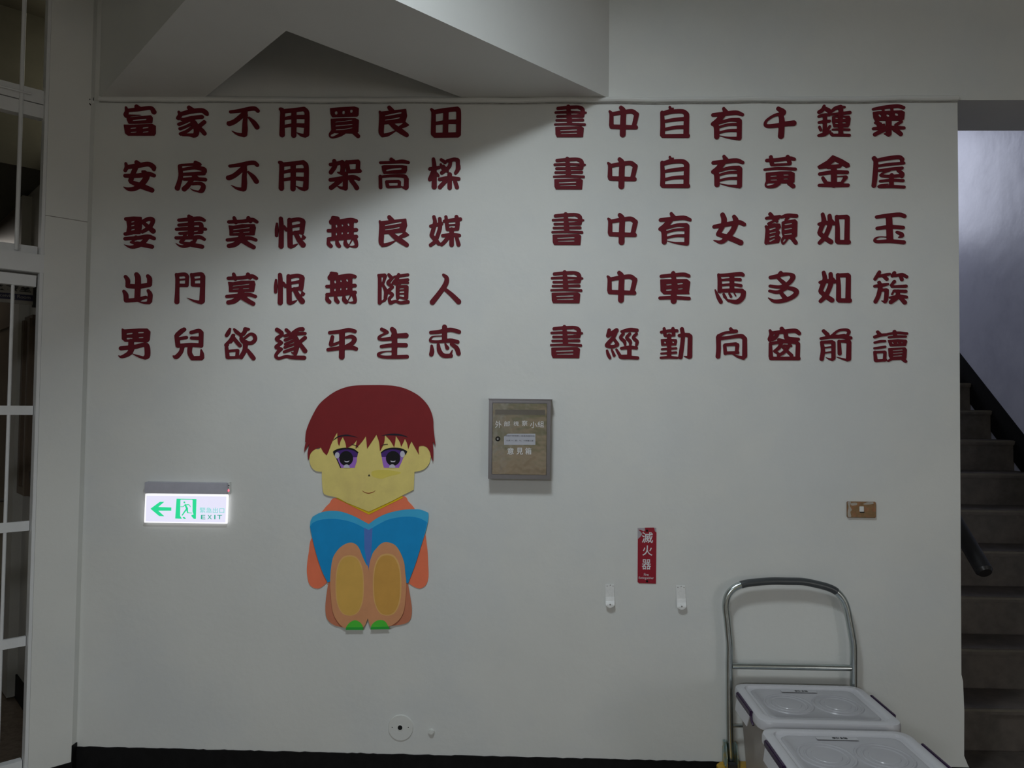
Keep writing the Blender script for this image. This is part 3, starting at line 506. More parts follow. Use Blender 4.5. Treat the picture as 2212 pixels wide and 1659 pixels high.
'屋': ('6', 'S 1602,662,48 1620,700,48 1612,850,52 1600,958,50; S 1625,685,36 1750,662,44 1870,650,44 1908,672,44; S 1645,745,28 1760,728,32 1925,715,30; S 1905,680,40 1905,710,34; S 1655,795,28 1780,780,34 1905,768,34; S 1775,792,24 1700,822,22 1678,850,30 1780,858,34 1880,850,36; S 1865,795,36 1910,830,38 1905,862,34; S 1792,845,44 1790,960,48; S 1668,910,28 1790,900,32 1915,905,34; S 1755,942,10 1665,955,18 1660,975,22 1790,968,34 1928,975,32'),
'顏': ('8', 'S 458,58,38 478,80,38; S 420,103,32 480,96,34 560,85,32; S 485,100,34 530,135,30; S 545,105,26 455,155,28; S 440,160,26 500,130,24; S 414,190,26 428,230,38 418,362,40; P 430,185 500,160 560,165 568,200 540,230 560,250 545,285 568,310 548,360 440,375; C 455,222,18 512,205,14; C 455,262,12 515,248; C 455,303,14 508,288; C 455,345,16 505,320,12; S 575,92,28 640,75,42 735,80,40; S 645,95,36 625,120,30; P 584,145 605,135 720,118 742,140 738,290 700,318 605,318 584,260; C 615,170,14 685,158; C 613,220,14 685,210; C 612,275,14 685,266; S 598,310,30 582,345,20 598,372,20 640,325,20; S 690,312,44 728,362,42'),
'如': ('8', 'S 1012,62,38 1025,130,48 1000,200,48 980,255,46; S 985,268,46 1050,320,50 1098,352,52; S 1085,78,42 1090,160,50 1070,230,48 1030,310,48 980,362,40; S 975,165,34 1050,152,42 1128,158,40; S 1110,130,30 1140,162,24; S 1160,85,36 1168,200,46 1168,345,50; S 1170,92,42 1265,88,44; S 1272,98,50 1268,350,54; S 1175,355,46 1285,356,48'),
'玉': ('8', 'S 1582,90,36 1700,75,42 1820,65,44 1875,82,42; S 1712,90,64 1722,330,68; S 1588,210,36 1720,195,42 1860,202,38; S 1795,250,28 1840,270,42 1850,290,36 1815,305,14; S 1690,302,10 1610,300,10 1568,322,28 1580,350,32 1720,345,40 1868,358,42; C 1580,325,8 1660,312,16'),
'車': ('7', 'S 1262,716,36 1400,702,38 1500,697,42 1552,712,36; S 1388,682,44 1396,800,58 1392,975,62; P 1254,752 1300,750 1530,748 1564,775 1550,880 1556,900 1290,902 1258,870; C 1320,805,14 1365,801; C 1437,795,16 1484,790; C 1318,862,16 1365,857; C 1442,850,12 1485,846; C 1285,912,6 1360,912,6; S 1248,945,34 1390,940,38 1555,950,36; C 1270,735,7 1370,740,7; C 1440,738,7 1530,735,7'),
'馬': ('8', 'S -86,698,28 -75,760,42 -73,870,48; S -80,705,32 0,702,36 140,692,44 172,702,36; S -70,755,24 60,748,28 142,752,34; S -70,810,24 60,802,28 150,815,34; S 55,705,48 55,850,48; S -75,868,38 60,865,44 160,868,46; S 178,885,50 165,940,54 110,985,50 20,972,28; S -122,858,12 -92,930,38 -62,985,42; S -32,905,26 -12,940,28; S 28,900,22 45,930,28; S 80,895,14 95,922,14; S -30,930,18 20,978,22'),
'多': ('8', 'S 570,680,42 545,712,48 462,728,38; S 565,698,42 640,697,42 698,712,48 688,750,48 640,798,44 560,828,36 458,818,32; S 548,740,32 600,785,44; S 645,838,36 700,850,46 738,880,50 700,930,48 600,972,44 500,978,36 438,942,8; S 452,870,28 540,882,38 640,835,38; S 580,900,40 615,945,50; C 585,725,14 655,722,30'),
'簇': ('8', 'S 1610,672,36 1592,705,38 1565,745,34; S 1605,715,28 1680,700,34 1720,692,26; S 1655,715,34 1688,745,38; S 1768,680,38 1748,712,34; S 1775,710,30 1850,698,34 1898,722,34; S 1832,710,34 1848,750,38; S 1608,780,36 1625,810,36; S 1562,820,32 1650,808,38 1700,798,26; S 1622,830,44 1600,920,44 1570,982,42; S 1630,862,32 1680,858,34; S 1688,865,42 1682,950,44 1672,982,38; S 1665,990,20 1632,972,6; S 1768,772,36 1735,810,26; S 1742,825,26 1890,820,36; S 1765,870,30 1888,875,36; S 1725,940,26 1820,925,32 1895,935,34; S 1805,870,32 1800,930,50 1732,988,44; S 1835,945,40 1878,992,46; S 1755,885,20 1745,905,20'),
'經': ('7', 'S 712,1282,36 700,1342,42; S 702,1345,36 750,1308,40 790,1285,46; S 785,1295,44 755,1360,40 700,1425,44 690,1448,40 750,1458,38 800,1440,34; S 762,1375,30 800,1430,38; S 690,1500,26 702,1540,36 720,1575,32; S 740,1492,22 765,1550,34; S 790,1490,26 822,1545,34; S 845,1298,30 930,1280,42 1005,1285,38; S 862,1322,32 832,1362,34 872,1402,38 880,1438,26; S 930,1322,32 897,1362,34 933,1402,38 935,1438,26; S 1000,1322,32 967,1362,34 1005,1402,38 1000,1440,30; S 842,1475,32 930,1465,38 1000,1472,34; S 925,1470,46 925,1560,46; S 895,1548,14 828,1560,30 850,1575,30 930,1572,38 1012,1577,36; C 745,1425,18'),
'勤': ('7', 'S 1262,1305,30 1340,1292,34 1428,1290,32; S 1292,1268,32 1302,1335,36; S 1385,1268,36 1392,1330,38; S 1300,1345,22 1400,1340,22; P 1260,1382 1330,1378 1420,1382 1426,1400 1415,1442 1265,1445; S 1345,1340,44 1345,1560,44; C 1300,1412,20 1302,1415; C 1385,1408,18 1388,1411; S 1268,1485,22 1345,1480,24 1418,1475,26; S 1262,1530,22 1345,1525,24 1418,1520,26; S 1258,1575,26 1345,1570,30 1430,1576,26; S 1480,1272,42 1490,1340,44 1482,1440,44 1464,1568,46; S 1452,1340,34 1500,1332,38 1552,1337,46; S 1566,1350,48 1562,1560,52; S 1555,1572,32 1500,1558,6'),
'向': ('8', 'S 42,1270,34 60,1295,42 100,1295,38; S 55,1305,26 -20,1312,28 -85,1345,40; S -78,1375,36 40,1358,36 150,1345,44 186,1370,46; S -88,1360,50 -86,1480,48 -92,1560,50; S 190,1375,48 190,1555,52; S 178,1578,38 110,1560,24 50,1530,4; S -22,1445,34 -14,1528,38; S -15,1438,32 95,1430,38; S 112,1440,42 106,1510,38; S -12,1525,32 118,1520,32'),
'窗': ('8', 'S 580,1268,42 602,1300,48; S 457,1288,28 472,1330,46 452,1378,40; S 485,1312,34 600,1300,44 720,1290,46 765,1318,40; S 540,1320,36 505,1368,42 455,1386,40; S 622,1325,46 640,1370,44 755,1380,34; S 550,1385,34 620,1400,30; S 460,1425,32 465,1560,46; S 468,1425,32 600,1405,36 735,1412,42; S 752,1430,44 748,1570,46; S 465,1582,36 758,1582,40; S 575,1425,36 550,1470,38 505,1505,30; S 665,1440,36 605,1515,36 545,1552,30; S 590,1460,28 685,1550,36; S 512,1512,28 560,1540,26; S 605,1445,22 680,1450,24'),
'前': ('8', 'S 1022,1292,36 1062,1330,44; S 995,1372,30 1150,1350,38 1308,1366,36; S 1110,1340,26 1180,1288,26 1260,1280,30 1290,1300,34 1275,1335,30; P 1060,1335 1120,1345 1240,1325 1300,1352 1200,1368 1040,1370; S 1002,1412,34 1015,1500,44 1002,1588,44; S 1010,1412,32 1110,1408,38; S 1126,1418,42 1126,1580,42; S 1115,1596,28 1075,1585,16 1045,1570,4; S 1025,1470,18 1110,1460; S 1025,1525,18 1110,1513; S 1185,1402,34 1192,1530,42; S 1195,1402,26 1285,1400,42; S 1290,1412,48 1286,1585,52; S 1275,1602,26 1200,1580,14 1155,1565,4'),
'讀': ('8', 'S 1592,1302,32 1615,1328,38; S 1562,1356,34 1620,1338,34 1688,1330,28; S 1562,1415,26 1620,1402,28 1670,1400,26; S 1560,1475,26 1670,1460,28; S 1562,1515,30 1572,1600,38; S 1570,1517,28 1665,1512,28; S 1670,1518,32 1665,1600,34; S 1575,1607,30 1680,1600,26; S 1770,1298,36 1778,1340,36; S 1702,1325,26 1800,1312,30 1900,1320,28; S 1712,1360,24 1800,1352,28 1888,1352,26; P 1704,1392 1800,1382 1890,1387 1900,1402 1886,1448 1725,1452; C 1748,1415,14 1755,1422; C 1805,1415,12 1805,1422; C 1848,1412,12 1850,1418; P 1708,1477 1880,1468 1896,1490 1890,1580 1868,1592 1742,1596 1714,1560; C 1752,1500,8 1855,1492,10; C 1755,1530,8 1855,1522,10; C 1755,1560,8 1850,1553,10; S 1738,1590,28 1705,1608,22; S 1862,1592,38 1888,1614,32'),
}
ROWS_L = ['富家不用買良田', '安房不用架高樑', '娶妻莫恨無良媒', '出門莫恨無隨人', '男兒欲遂平生志']
ROWS_R = ['書中自有千鍾粟', '書中自有黃金屋', '書中有女顏如玉', '書中車馬多如簇', '書經勤向窗前讀']
# pixel shift of a repeated character from where its outline was traced
SHIFT = {('L', 1, 2): (-1.4, 117.3), ('L', 1, 3): (-1.6, 115.4), ('L', 3, 2): (-1, 122), ('L', 3, 3): (-1.8, 121.8), ('L', 3, 4): (-3, 120.5),
         ('L', 2, 5): (0, 237), ('R', 1, 0): (-2.2, 112.8), ('R', 2, 0): (-5.8, 232.7), ('R', 3, 0): (-7.9, 358.3), ('R', 4, 0): (-8.5, 476.8),
         ('R', 1, 1): (-3, 111.8), ('R', 2, 1): (-2.6, 232.3), ('R', 3, 1): (-3.8, 357.3), ('R', 1, 2): (0.2, 108.2),
         ('R', 0, 3): (113.4, -227.2), ('R', 1, 3): (114, -123.8), ('R', 3, 5): (2.3, 126)}
G['媒'] = ('4', 'S 1545,42,38 1556,100,44 1532,200,46 1518,240,44; S 1520,245,44 1560,290,46 1598,332,42; S 1608,62,40 1612,150,44 1590,230,44 1555,310,42 1508,348,38; S 1508,142,32 1560,130,38 1630,115,36; S 1655,88,30 1740,78,40 1832,66,40; S 1675,42,36 1685,120,42 1692,172,42; S 1790,42,44 1802,100,48 1797,168,48; S 1690,178,34 1800,175,34; S 1695,132,18 1790,126; S 1640,245,36 1740,237,42 1822,242,36; S 1737,180,50 1737,342,52; S 1700,262,42 1660,312,42 1628,342,38; S 1792,268,40 1812,342,46')
ORD = ['first', 'second', 'third', 'fourth', 'fifth', 'sixth', 'last']
ROWN = ['top row', 'second row', 'third row', 'fourth row', 'bottom row']
T_CH = 0.004
_glyph = {}
def glyph(ch):
    if ch in _glyph: return _glyph[ch]
    cid, spec = G[ch]; ox, oy, s = CROPS[cid]
    loops = sdf(spec, 3.4)
    P = [[(w[0], w[2]) for w in (W(ox+x/s, oy+y/s, T_CH) for x, y in lp)] for lp in loops]
    A = np.vstack([np.array(p) for p in P]); c = (A.min(0)+A.max(0))/2
    me = loops_mesh('wall_character', [[(x-c[0], z-c[1]) for x, z in p] for p in P], T_CH)
    me.materials.append(M['redchar'])
    pc = proj((c[0], -T_CH, c[1]))
    _glyph[ch] = (me, pc); return _glyph[ch]
def proj(p):
    d = np.array(p)-CAM; return CX+F*(d@CR)/(d@_fwd), CY-F*(d@CU)/(d@_fwd)
for side, rows in (('L', ROWS_L), ('R', ROWS_R)):
    for r, row in enumerate(rows):
        for c, ch in enumerate(row):
            me, pc = glyph(ch); dx, dy = SHIFT.get((side, r, c), (0, 0))
            p = W(pc[0]+dx, pc[1]+dy, T_CH)
            o = bpy.data.objects.new('wall_character', me); col.objects.link(o); o.location = (p[0], -0.0002, p[2])
            blk = 'left' if side == 'L' else 'right'
            tag(o, f'dark red cut-out character {ch}, {ORD[c]} in the {ROWN[r]} of the {blk} verse block', 'character', f'dark red characters of the {blk} verse block on the white wall')

# ------------------------------------------------------------------ wall clip at the top left corner
wc = empty('wall_clip', W(196, 216, 0.01), 'tiny dark metal clip at the upper left corner of the lettered wall', 'clip')
MB().tube([W(194.5, 213.5, .03), W(193, 217, .03), W(193, 223, .03), W(196, 227, .03)], 0.0022, 8).build('hook', M['hole'], wc)
MB().tube([W(202, 211, .012), W(202, 217, .012)], 0.0014, 8).build('pin', M['hole'], wc)
MB().cyl(W(199, 220, .022), W(199, 220, .004), 0.0065, 12).build('eyelet', M['wall'], wc)
# small marks on the wall
def mark(name, mat, pts, t=0.0): return structure(board(name, mat, None, pts, 0.0001, 0.0004)) 
for k, (x, y, w, h) in enumerate([(747, 1515, 14, 2), (626, 1537, 2, 8), (1317, 1448, 8, 3), (1469, 1455, 7, 3), (650, 1278, 3, 7), (1464, 1002, 2, 8), (1113, 846, 2, 8), (955, 1191, 22, 2),
                                  (1308, 1579, 2, 5), (1186, 1355, 3, 4), (316, 1177, 16, 2), (1342, 691, 2, 3), (2035, 1270, 12, 2)]):
    mark('scuff', M['stain'], [(x-w/2, y), (x, y-h/2), (x+w/2, y), (x, y+h/2)]).parent = wb
mark('paint_spot', M['tape'], [(1780.5, 1231), (1783, 1229), (1785.5, 1230.5), (1783, 1233)]).parent = wb
# crumbled plaster at the wall foot by the stairs
pl = structure(empty('trim_4', (XR+0.02, 0, 0.17)))
for k in range(26):
    x = XR+rnd.uniform(-0.02, 0.055); z = 0.20-(x-XR+0.03)*0.75*rnd.uniform(0.4, 1.0)+rnd.uniform(-.008, .008); z = max(z, 0.152)
    MB().sphere((x, rnd.uniform(-0.004, 0.03)-0.002, z), rnd.uniform(0.005, 0.013), (rnd.uniform(.8, 1.5), 0.7, rnd.uniform(.5, 1))).build('plaster_crumb', M['plaster'], pl)

# ------------------------------------------------------------------ painted boy figure
bf = empty('boy_figure', W(797, 1100, 0.0), 'painted cut-out boy with red hair and purple eyes reading a blue book', 'wall figure')
def pm(name, color, **k): M[name] = material(name, color, k.pop('rough', 0.55), var=k.pop('var', 0.05), scale=k.pop('scale', 14), spec=0.3, **k); return M[name]
pm('hair_red', (0.235, 0.013, 0.016)); pm('skin_yellow', (0.83, 0.69, 0.22), alt=(0.76, 0.61, 0.21), altscale=5, altrange=(0.5, 0.7))
pm('orange_shirt', (0.93, 0.215, 0.105)); pm('mustard_collar', (0.82, 0.54, 0.005)); pm('book_blue', (0.004, 0.31, 0.70)); pm('book_light', (0.055, 0.46, 0.78))
pm('book_spine', (0.10, 0.21, 0.62)); pm('knee_brown', (0.72, 0.33, 0.16)); pm('knee_shade', (0.60, 0.21, 0.115)); pm('knee_gold', (0.76, 0.45, 0.10)); pm('knee_gold_dark', (0.70, 0.37, 0.08)); pm('knee_line', (0.80, 0.47, 0.16))
pm('shoe_green', (0.09, 0.60, 0.05)); pm('shoe_dark', (0.03, 0.42, 0.05)); pm('eye_dark', (0.07, 0.018, 0.20)); pm('eye_violet', (0.38, 0.16, 0.64)); pm('eye_mid', (0.20, 0.08, 0.38)); pm('pupil', (0.004, 0.003, 0.006))
pm('eye_white', (0.62, 0.60, 0.70)); pm('mouth_red', (0.30, 0.05, 0.012)); pm('brow_black', (0.012, 0.008, 0.02)); pm('cheek_yellow', (0.79, 0.65, 0.12))
def cropper(ox, oy, s): return lambda pts: [((ox+p[0]/s), (oy+p[1]/s)) + tuple(p[2:]) for p in pts]
KA, KB = cropper(630, 810, 5.925), cropper(630, 1060, 5.185)
def fig(name, mat, pts, t, K, d=0.0016, parent=None): return board(name, M[mat], parent or bf, K(pts), t, d)
c = 'c'
fig('shirt', 'orange_shirt', [(505, 80), (420, 145), (360, 210), (300, 330), (600, 480), (1100, 480), (1420, 300), (1375, 200), (1310, 125), (1230, 62), (865, 150)], 0.0005, KB, 0.0025)
fig('sleeve', 'orange_shirt', [(235, 520), (190, 700), (171, 850), (174, 950), (195, 1040), (240, 1085), (300, 1096), (350, 1070), (400, 1025, c), (480, 900, c), (430, 520, c)], 0.0008, KB, 0.0025)
fig('sleeve', 'orange_shirt', [(1470, 440), (1515, 620), (1530, 850), (1530, 980), (1500, 1060), (1440, 1095), (1380, 1080), (1308, 1035, c), (1220, 900, c), (1300, 500, c)], 0.0008, KB, 0.0025)
fig('collar', 'mustard_collar', [(500, 85, c), (866, 267, c), (1250, 78, c), (1200, 20, c), (560, 20, c)], 0.0032, KB, 0.001)
fig('face', 'skin_yellow', [(372, 922), (300, 950), (245, 1000), (228, 1070), (240, 1150), (280, 1210), (335, 1235), (386, 1238, c), (388, 1350), (402, 1495), (445, 1538), (585, 1572), (700, 1632, c), (988, 1750, c),
     (1290, 1610, c), (1400, 1552), (1562, 1470, c), (1572, 1240, c), (1620, 1232), (1690, 1210), (1750, 1150), (1775, 1080), (1782, 1000), (1745, 930), (1685, 903), (1630, 915, c), (1560, 620, c), (450, 620, c)], 0.0045, KA, 0.0025)
fig('hair', 'hair_red', [(172, 862, c), (180, 740), (215, 630), (270, 510), (340, 390), (430, 300), (560, 210), (700, 155), (830, 134), (1000, 129), (1180, 130), (1330, 142), (1470, 180), (1620, 260), (1730, 370), (1788, 480), (1812, 580), (1817, 690),
     (1843, 912, c), (1805, 850, c), (1814, 980), (1812, 1112, c), (1782, 1040), (1768, 985), (1735, 932), (1690, 908), (1632, 910, c), (1624, 960), (1630, 1022, c), (1590, 950), (1535, 850, c), (1512, 895), (1492, 948, c), (1478, 880), (1450, 815, c),
     (1428, 865), (1402, 918, c), (1380, 850), (1332, 778, c), (1326, 850), (1312, 925, c), (1262, 840), (1192, 765, c), (1186, 850), (1165, 910), (1130, 978, c), (1118, 860), (1085, 762, c), (1035, 840), (965, 944, c), (958, 860), (950, 782, c), (895, 860), (822, 942, c),
     (824, 890), (836, 828, c), (790, 885), (700, 940, c), (688, 870), (655, 792, c), (628, 840), (608, 910, c), (590, 860), (583, 735, c), (540, 810), (500, 900), (475, 970), (448, 1028, c), (405, 985), (374, 928, c), (300, 950), (245, 1000), (212, 1092, c),
     (204, 1000), (224, 884, c), (190, 935), (158, 990, c), (166, 920), (182, 860, c)], 0.0068, KA, 0.002)
def stroke(name, mat, spec, ox, oy, s, t, d, parent, step=2.5):
    loops = sdf(spec, step)
    P = [[(w[0], w[2]) for w in (W(ox+x/s, oy+y/s, t+d) for x, y in lp)] for lp in loops]
    me = loops_mesh(name, P, d); me.transform(Matrix.Translation((0, -t, 0))); return link(name, me, mat, parent)
stroke('eyebrow', M['brow_black'], 'S 530,835,5 600,788,14 700,773,22 775,783,12 845,800,4', 630, 810, 5.925, 0.0090, 0.0005, bf)
stroke('eyebrow', M['brow_black'], 'S 1145,780,4 1220,766,14 1320,762,24 1420,775,18 1490,798,4', 630, 810, 5.925, 0.0090, 0.0005, bf)
stroke('eyelid_crease', M['brow_black'], 'S 768,887,7 830,905,9 852,925,6; S 822,912,5 822,942,5', 630, 810, 5.925, 0.0090, 0.0005, bf)
stroke('eyelid_crease', M['brow_black'], 'S 1145,908,5 1180,892,9 1230,885,6', 630, 810, 5.925, 0.0090, 0.0005, bf)
fig('nose', 'pupil', [(990, 1266, c), (977, 1296, c), (1006, 1296, c)], 0.0071, KA, 0.0005)
stroke('mouth', M['mouth_red'], 'S 903,1480,4 940,1505,8 990,1513,10 1040,1500,8 1072,1480,4', 630, 810, 5.925, 0.0071, 0.0005, bf)
def eye(dark, light, lash, pup, hl, low, sm, liner):
    e = fig('eye', 'eye_dark', dark, 0.0071, KA, 0.0005)
    def f2(n, m, p, t): return fig(n, m, p, t, KA, 0.0004, parent=bf)
    f2('iris', 'eye_violet', light, 0.0072); f2('eyelash', 'pupil', lash, 0.0080)
    if liner: f2('eyelash', 'pupil', liner, 0.0080)
    el = lambda cx, cy, rx, ry: [(cx+rx*math.cos(a), cy+ry*math.sin(a)) for a in (2*math.pi*k/14 for k in range(14))]
    f2('pupil', 'pupil', el(*pup), 0.0078); f2('eye_highlight', 'eye_white', el(*hl), 0.0086)
    f2('eye_highlight', 'eye_white', low, 0.0086); f2('eye_highlight', 'eye_white', sm, 0.0086)
eye([(548, 985, c), (620, 955), (700, 945), (780, 955), (852, 990, c), (838, 1052, c), (600, 1060, c), (572, 1060, c)], [(572, 1050, c), (838, 1042, c), (832, 1110, c), (805, 1189, c), (625, 1189, c), (596, 1120, c)],
    [(535, 975), (600, 943), (700, 930), (790, 943), (858, 990, c), (846, 1002, c), (790, 966), (700, 951), (610, 966), (562, 992), (556, 1020), (545, 1032), (534, 1002)], (698, 1068, 88, 94), (583, 1028, 30, 40),
    [(662, 1189, c), (672, 1158), (705, 1145), (735, 1160), (745, 1189, c)], [(670, 1098, c), (704, 1104), (742, 1096, c), (722, 1116), (690, 1116)], [(570, 1068, c), (582, 1070, c), (634, 1188, c), (622, 1189, c)])
eye([(1143, 995, c), (1220, 955), (1300, 945), (1390, 955), (1460, 985, c), (1440, 1045, c), (1152, 1050, c)], [(1152, 1042, c), (1438, 1035, c), (1410, 1110, c), (1372, 1188, c), (1180, 1188, c), (1165, 1130, c)],
    [(1140, 990, c), (1200, 948), (1290, 930), (1400, 938), (1475, 975), (1470, 1000), (1455, 1028), (1448, 1000), (1390, 966), (1290, 950), (1200, 968), (1146, 1002, c)], (1298, 1068, 92, 94), (1418, 1014, 30, 42),
    [(1246, 1188, c), (1256, 1158), (1288, 1143), (1318, 1158), (1328, 1188, c)], [(1264, 1096, c), (1298, 1102), (1330, 1096, c), (1318, 1114), (1276, 1114)], None)
fig('cheek', 'cheek_yellow', [(1030, 1235), (1150, 1215), (1290, 1225), (1400, 1255), (1240, 1300), (1150, 1328), (1040, 1300)], 0.0070, KA, 0.0003)
# trousers behind, book, legs, shoes
fig('trouser_leg', 'knee_shade', [(415, 1000, c), (385, 1200), (378, 1340), (400, 1440), (480, 1508), (605, 1536, c), (700, 1300, c), (600, 900, c)], 0.0035, KB, 0.002)
fig('trouser_leg', 'knee_shade', [(1298, 1020, c), (1330, 1200), (1346, 1330), (1330, 1440), (1260, 1492), (1095, 1518, c), (1050, 1300, c), (1100, 900, c)], 0.0035, KB, 0.002)
book = [(205, 400, c), (212, 340), (235, 292, c), (300, 255), (370, 233), (460, 225), (560, 237), (700, 287), (862, 374, c), (960, 305), (1080, 252), (1240, 216), (1390, 208), (1460, 218), (1530, 247, c), (1532, 300), (1510, 420), (1450, 620), (1380, 840), (1304, 1040, c), (1100, 960, c), (865, 890, c), (600, 960, c), (402, 1027, c), (340, 900), (270, 690), (225, 500)]
fig('book', 'book_light', book, 0.0060, KB, 0.002)
fig('book_cover', 'book_blue', [(206, 402, c), (240, 358), (330, 325), (450, 316), (560, 325), (700, 362), (862, 444, c), (980, 372), (1100, 318), (1280, 290), (1420, 305), (1518, 352, c), (1490, 470), (1440, 650), (1380, 840), (1303, 1038, c), (1100, 960, c), (865, 890, c), (600, 960, c), (402, 1026, c), (340, 900), (270, 690), (220, 480)], 0.0081, KB, 0.0006)
fig('book_spine', 'book_spine', [(812, 415, c), (862, 440, c), (905, 415, c), (895, 640, c), (868, 892, c), (840, 800, c), (815, 640, c)], 0.0088, KB, 0.0005)
LL = [(655, 582), (720, 603), (760, 655), (790, 730), (830, 820), (862, 892), (864, 1250), (850, 1440, c), (800, 1530), (690, 1536), (590, 1536), (510, 1460), (460, 1350), (437, 1150), (432, 980), (455, 780), (500, 685), (570, 615)]
RL = [(1065, 577), (1150, 605), (1210, 680), (1258, 800), (1272, 920), (1284, 1040), (1276, 1200), (1255, 1350), (1200, 1450), (1100, 1518), (980, 1530), (890, 1525), (852, 1430, c), (858, 1200), (864, 880), (900, 720), (950, 645), (1005, 592)]
fig('leg', 'knee_brown', LL, 0.0095, KB, 0.0018); fig('leg', 'knee_brown', RL, 0.0096, KB, 0.0018)
sup = lambda cx, cy, rx, ry, e=0.8: [(cx+rx*math.copysign(abs(math.cos(a))**e, math.cos(a)), cy+ry*math.copysign(abs(math.sin(a))**e, math.sin(a))) for a in (2*math.pi*k/20 for k in range(20))]
fig('knee_outline', 'knee_line', sup(650, 1062, 160, 340), 0.0115, KB, 0.0003)
fig('knee_patch', 'knee_gold', sup(650, 1066, 148, 326), 0.0119, KB, 0.0003)
fig('knee_outline', 'knee_line', sup(1070, 1052, 160, 348), 0.0116, KB, 0.0003)
fig('knee_patch', 'knee_gold_dark', sup(1068, 1056, 146, 332), 0.0120, KB, 0.0003)
for P_, D_ in (([(605, 1560, c), (612, 1525), (650, 1478), (705, 1452), (758, 1470), (792, 1510), (803, 1560, c)], [(606, 1560, c), (610, 1530, c), (798, 1530, c), (803, 1560, c)]),
               ([(882, 1555, c), (900, 1500), (950, 1458), (1010, 1450), (1055, 1475), (1096, 1550, c)], [(882, 1555, c), (890, 1528, c), (1085, 1522, c), (1096, 1550, c)])):
    s_ = fig('shoe', 'shoe_green', P_, 0.0124, KB, 0.001); fig('shoe_sole', 'shoe_dark', D_, 0.0135, KB, 0.0005)

# ------------------------------------------------------------------ exit sign
ex = empty('exit_sign', W(402, 1085, 0.0), 'lit green and white exit sign with arrow and grey housing', 'sign')
def wbox(name, mat, parent, x0, y0, x1, y1, t0, t1, bev=0.0, tr=None):
    """box whose front face (t1) covers the photo box; t measured from the wall"""
    a, b = W(x0, y0, t1), W(x1, y1, t1); return MB().box(min(a[0], b[0]), max(a[0], b[0]), -t1, -t0, min(a[2], b[2]), max(a[2], b[2]), bev=bev).build(name, mat, parent, smooth=bev > 0)
hs = wbox('housing', M['exitgrey'], ex, 312.3, 1041.5, 489.8, 1067.5, 0.0, 0.030, 0.0015)
KC = cropper(290, 1020, 9.217)
def ebd(name, mat, pts, t, d=0.0006, parent=None): return board(name, M[mat], parent or ex, KC(pts), t, d, curve=False)
ebd('light_panel', 'exitrim', [(220, 432), (1850, 448), (1866, 470), (1842, 1026), (200, 1004), (195, 980)], 0.006, 0.008)
ebd('print_area', 'exitpanel', [(245, 470), (1835, 485), (1815, 1000), (228, 980)], 0.0142, 0.0003)
ebd('arrow', 'exitgreen', [(322, 727), (510, 590), (598, 590), (478, 693), (738, 703), (735, 766), (476, 766), (598, 878), (495, 873)], 0.0148)
pg = ebd('running_man_symbol', 'exitgreen', [(843, 528), (1238, 535), (1226, 930), (1185, 930), (1138, 875), (1140, 850), (1180, 845), (1160, 780), (1162, 560), (1150, 548), (925, 545), (918, 560), (912, 870), (950, 928), (815, 922)], 0.0148)
stroke('running_figure', M['exitgreen'], 'S 997,600,34; S 1012,625,8 1010,650,14; S 1015,652,28 1050,725,42; S 1015,652,16 1085,648,16 1118,690,12; S 1005,658,16 970,686,14 922,688,12; S 1045,730,30 1000,790,26 955,856,22; S 1050,730,32 1062,805,24; S 1062,808,16 1145,814,14; P 965,895 998,897 1026,928 990,926',
       290, 1020, 9.217, 0.0148, 0.0006, ex, step=4)
for q_, (xa, xb) in zip('EXIT', ((434.3, 443.5), (448.4, 457.6), (463.0, 465.3), (469.4, 479.4))): wall_text('exit_letter', M['exitteal'], ex, q_, xa, 1112.3, xb, 1121.7, 0.0148, offset=0.01)
wall_text('exit_text', M['exitcyan'], ex, '緊急出口', 431.5, 1096.0, 484.5, 1108.5, 0.0148, offset=0.01)
led = MB().sphere(W(493.5, 1059.5, 0.015), 0.0045).build('led', M['led'], ex, smooth=True)
MB().sphere(W(494.6, 1048.8, 0.015), 0.0022).sphere(W(494.2, 1053.8, 0.015), 0.0018).build('test_button', M['hole'], ex)
wbox('end_cap', M['whiteplastic'], ex, 490.0, 1041.5, 495.5, 1067.5, 0.0, 0.016, 0.001)

# ------------------------------------------------------------------ stainless suggestion box
mbx = empty('suggestion_box', W(1120, 950, 0.0), 'stainless steel suggestion box with white lettering and slot', 'mailbox')
T = 0.055; KD = cropper(1040, 840, 7.9)
a, b = W(*KD([(128, 172)])[0], T), W(*KD([(1172, 1548)])[0], T)
BX0, BX1, BZ0, BZ1 = a[0], b[0], b[2], a[2]; dx_ = (BX1-BX0); fw = 0.0138
bm_ = MB(); bm_.box(BX0, BX1, -T+0.006, 0.0, BZ0, BZ1)
bm_.build('body', M['stainlessdull'], mbx)
for nm, q in (('front_frame', (BX0, BX0+fw, BZ0, BZ1)), ('front_frame', (BX1-fw, BX1, BZ0, BZ1)), ('front_frame', (BX0+fw, BX1-fw, BZ1-0.0145, BZ1)), ('front_frame', (BX0+fw, BX1-fw, BZ0, BZ0+0.0165))):
    MB().box(q[0], q[1], -T, -T+0.006, q[2], q[3], bev=0.0008).build(nm, M['stainlessdull'], mbx)
MB().box(BX0-0.0015, BX1+0.006, -T-0.004, 0, BZ1-0.002, BZ1+0.0015).build('hood', M['stainlessdull'], mbx)
door = MB(); door.box(BX0+fw+0.0018, BX1-fw-0.0018, -T-0.0015, -T+0.003, BZ0+0.018, BZ1-0.0165, bev=0.0015)
door = door.build('door', M['stainless'], mbx, smooth=True)
def kbox(name, mat, parent, x0, y0, x1, y1, t0, t1, bev=0.0):
    p, q = KD([(x0, y0), (x1, y1)]); return wbox(name, mat, parent, *p, *q, t0, t1, bev)
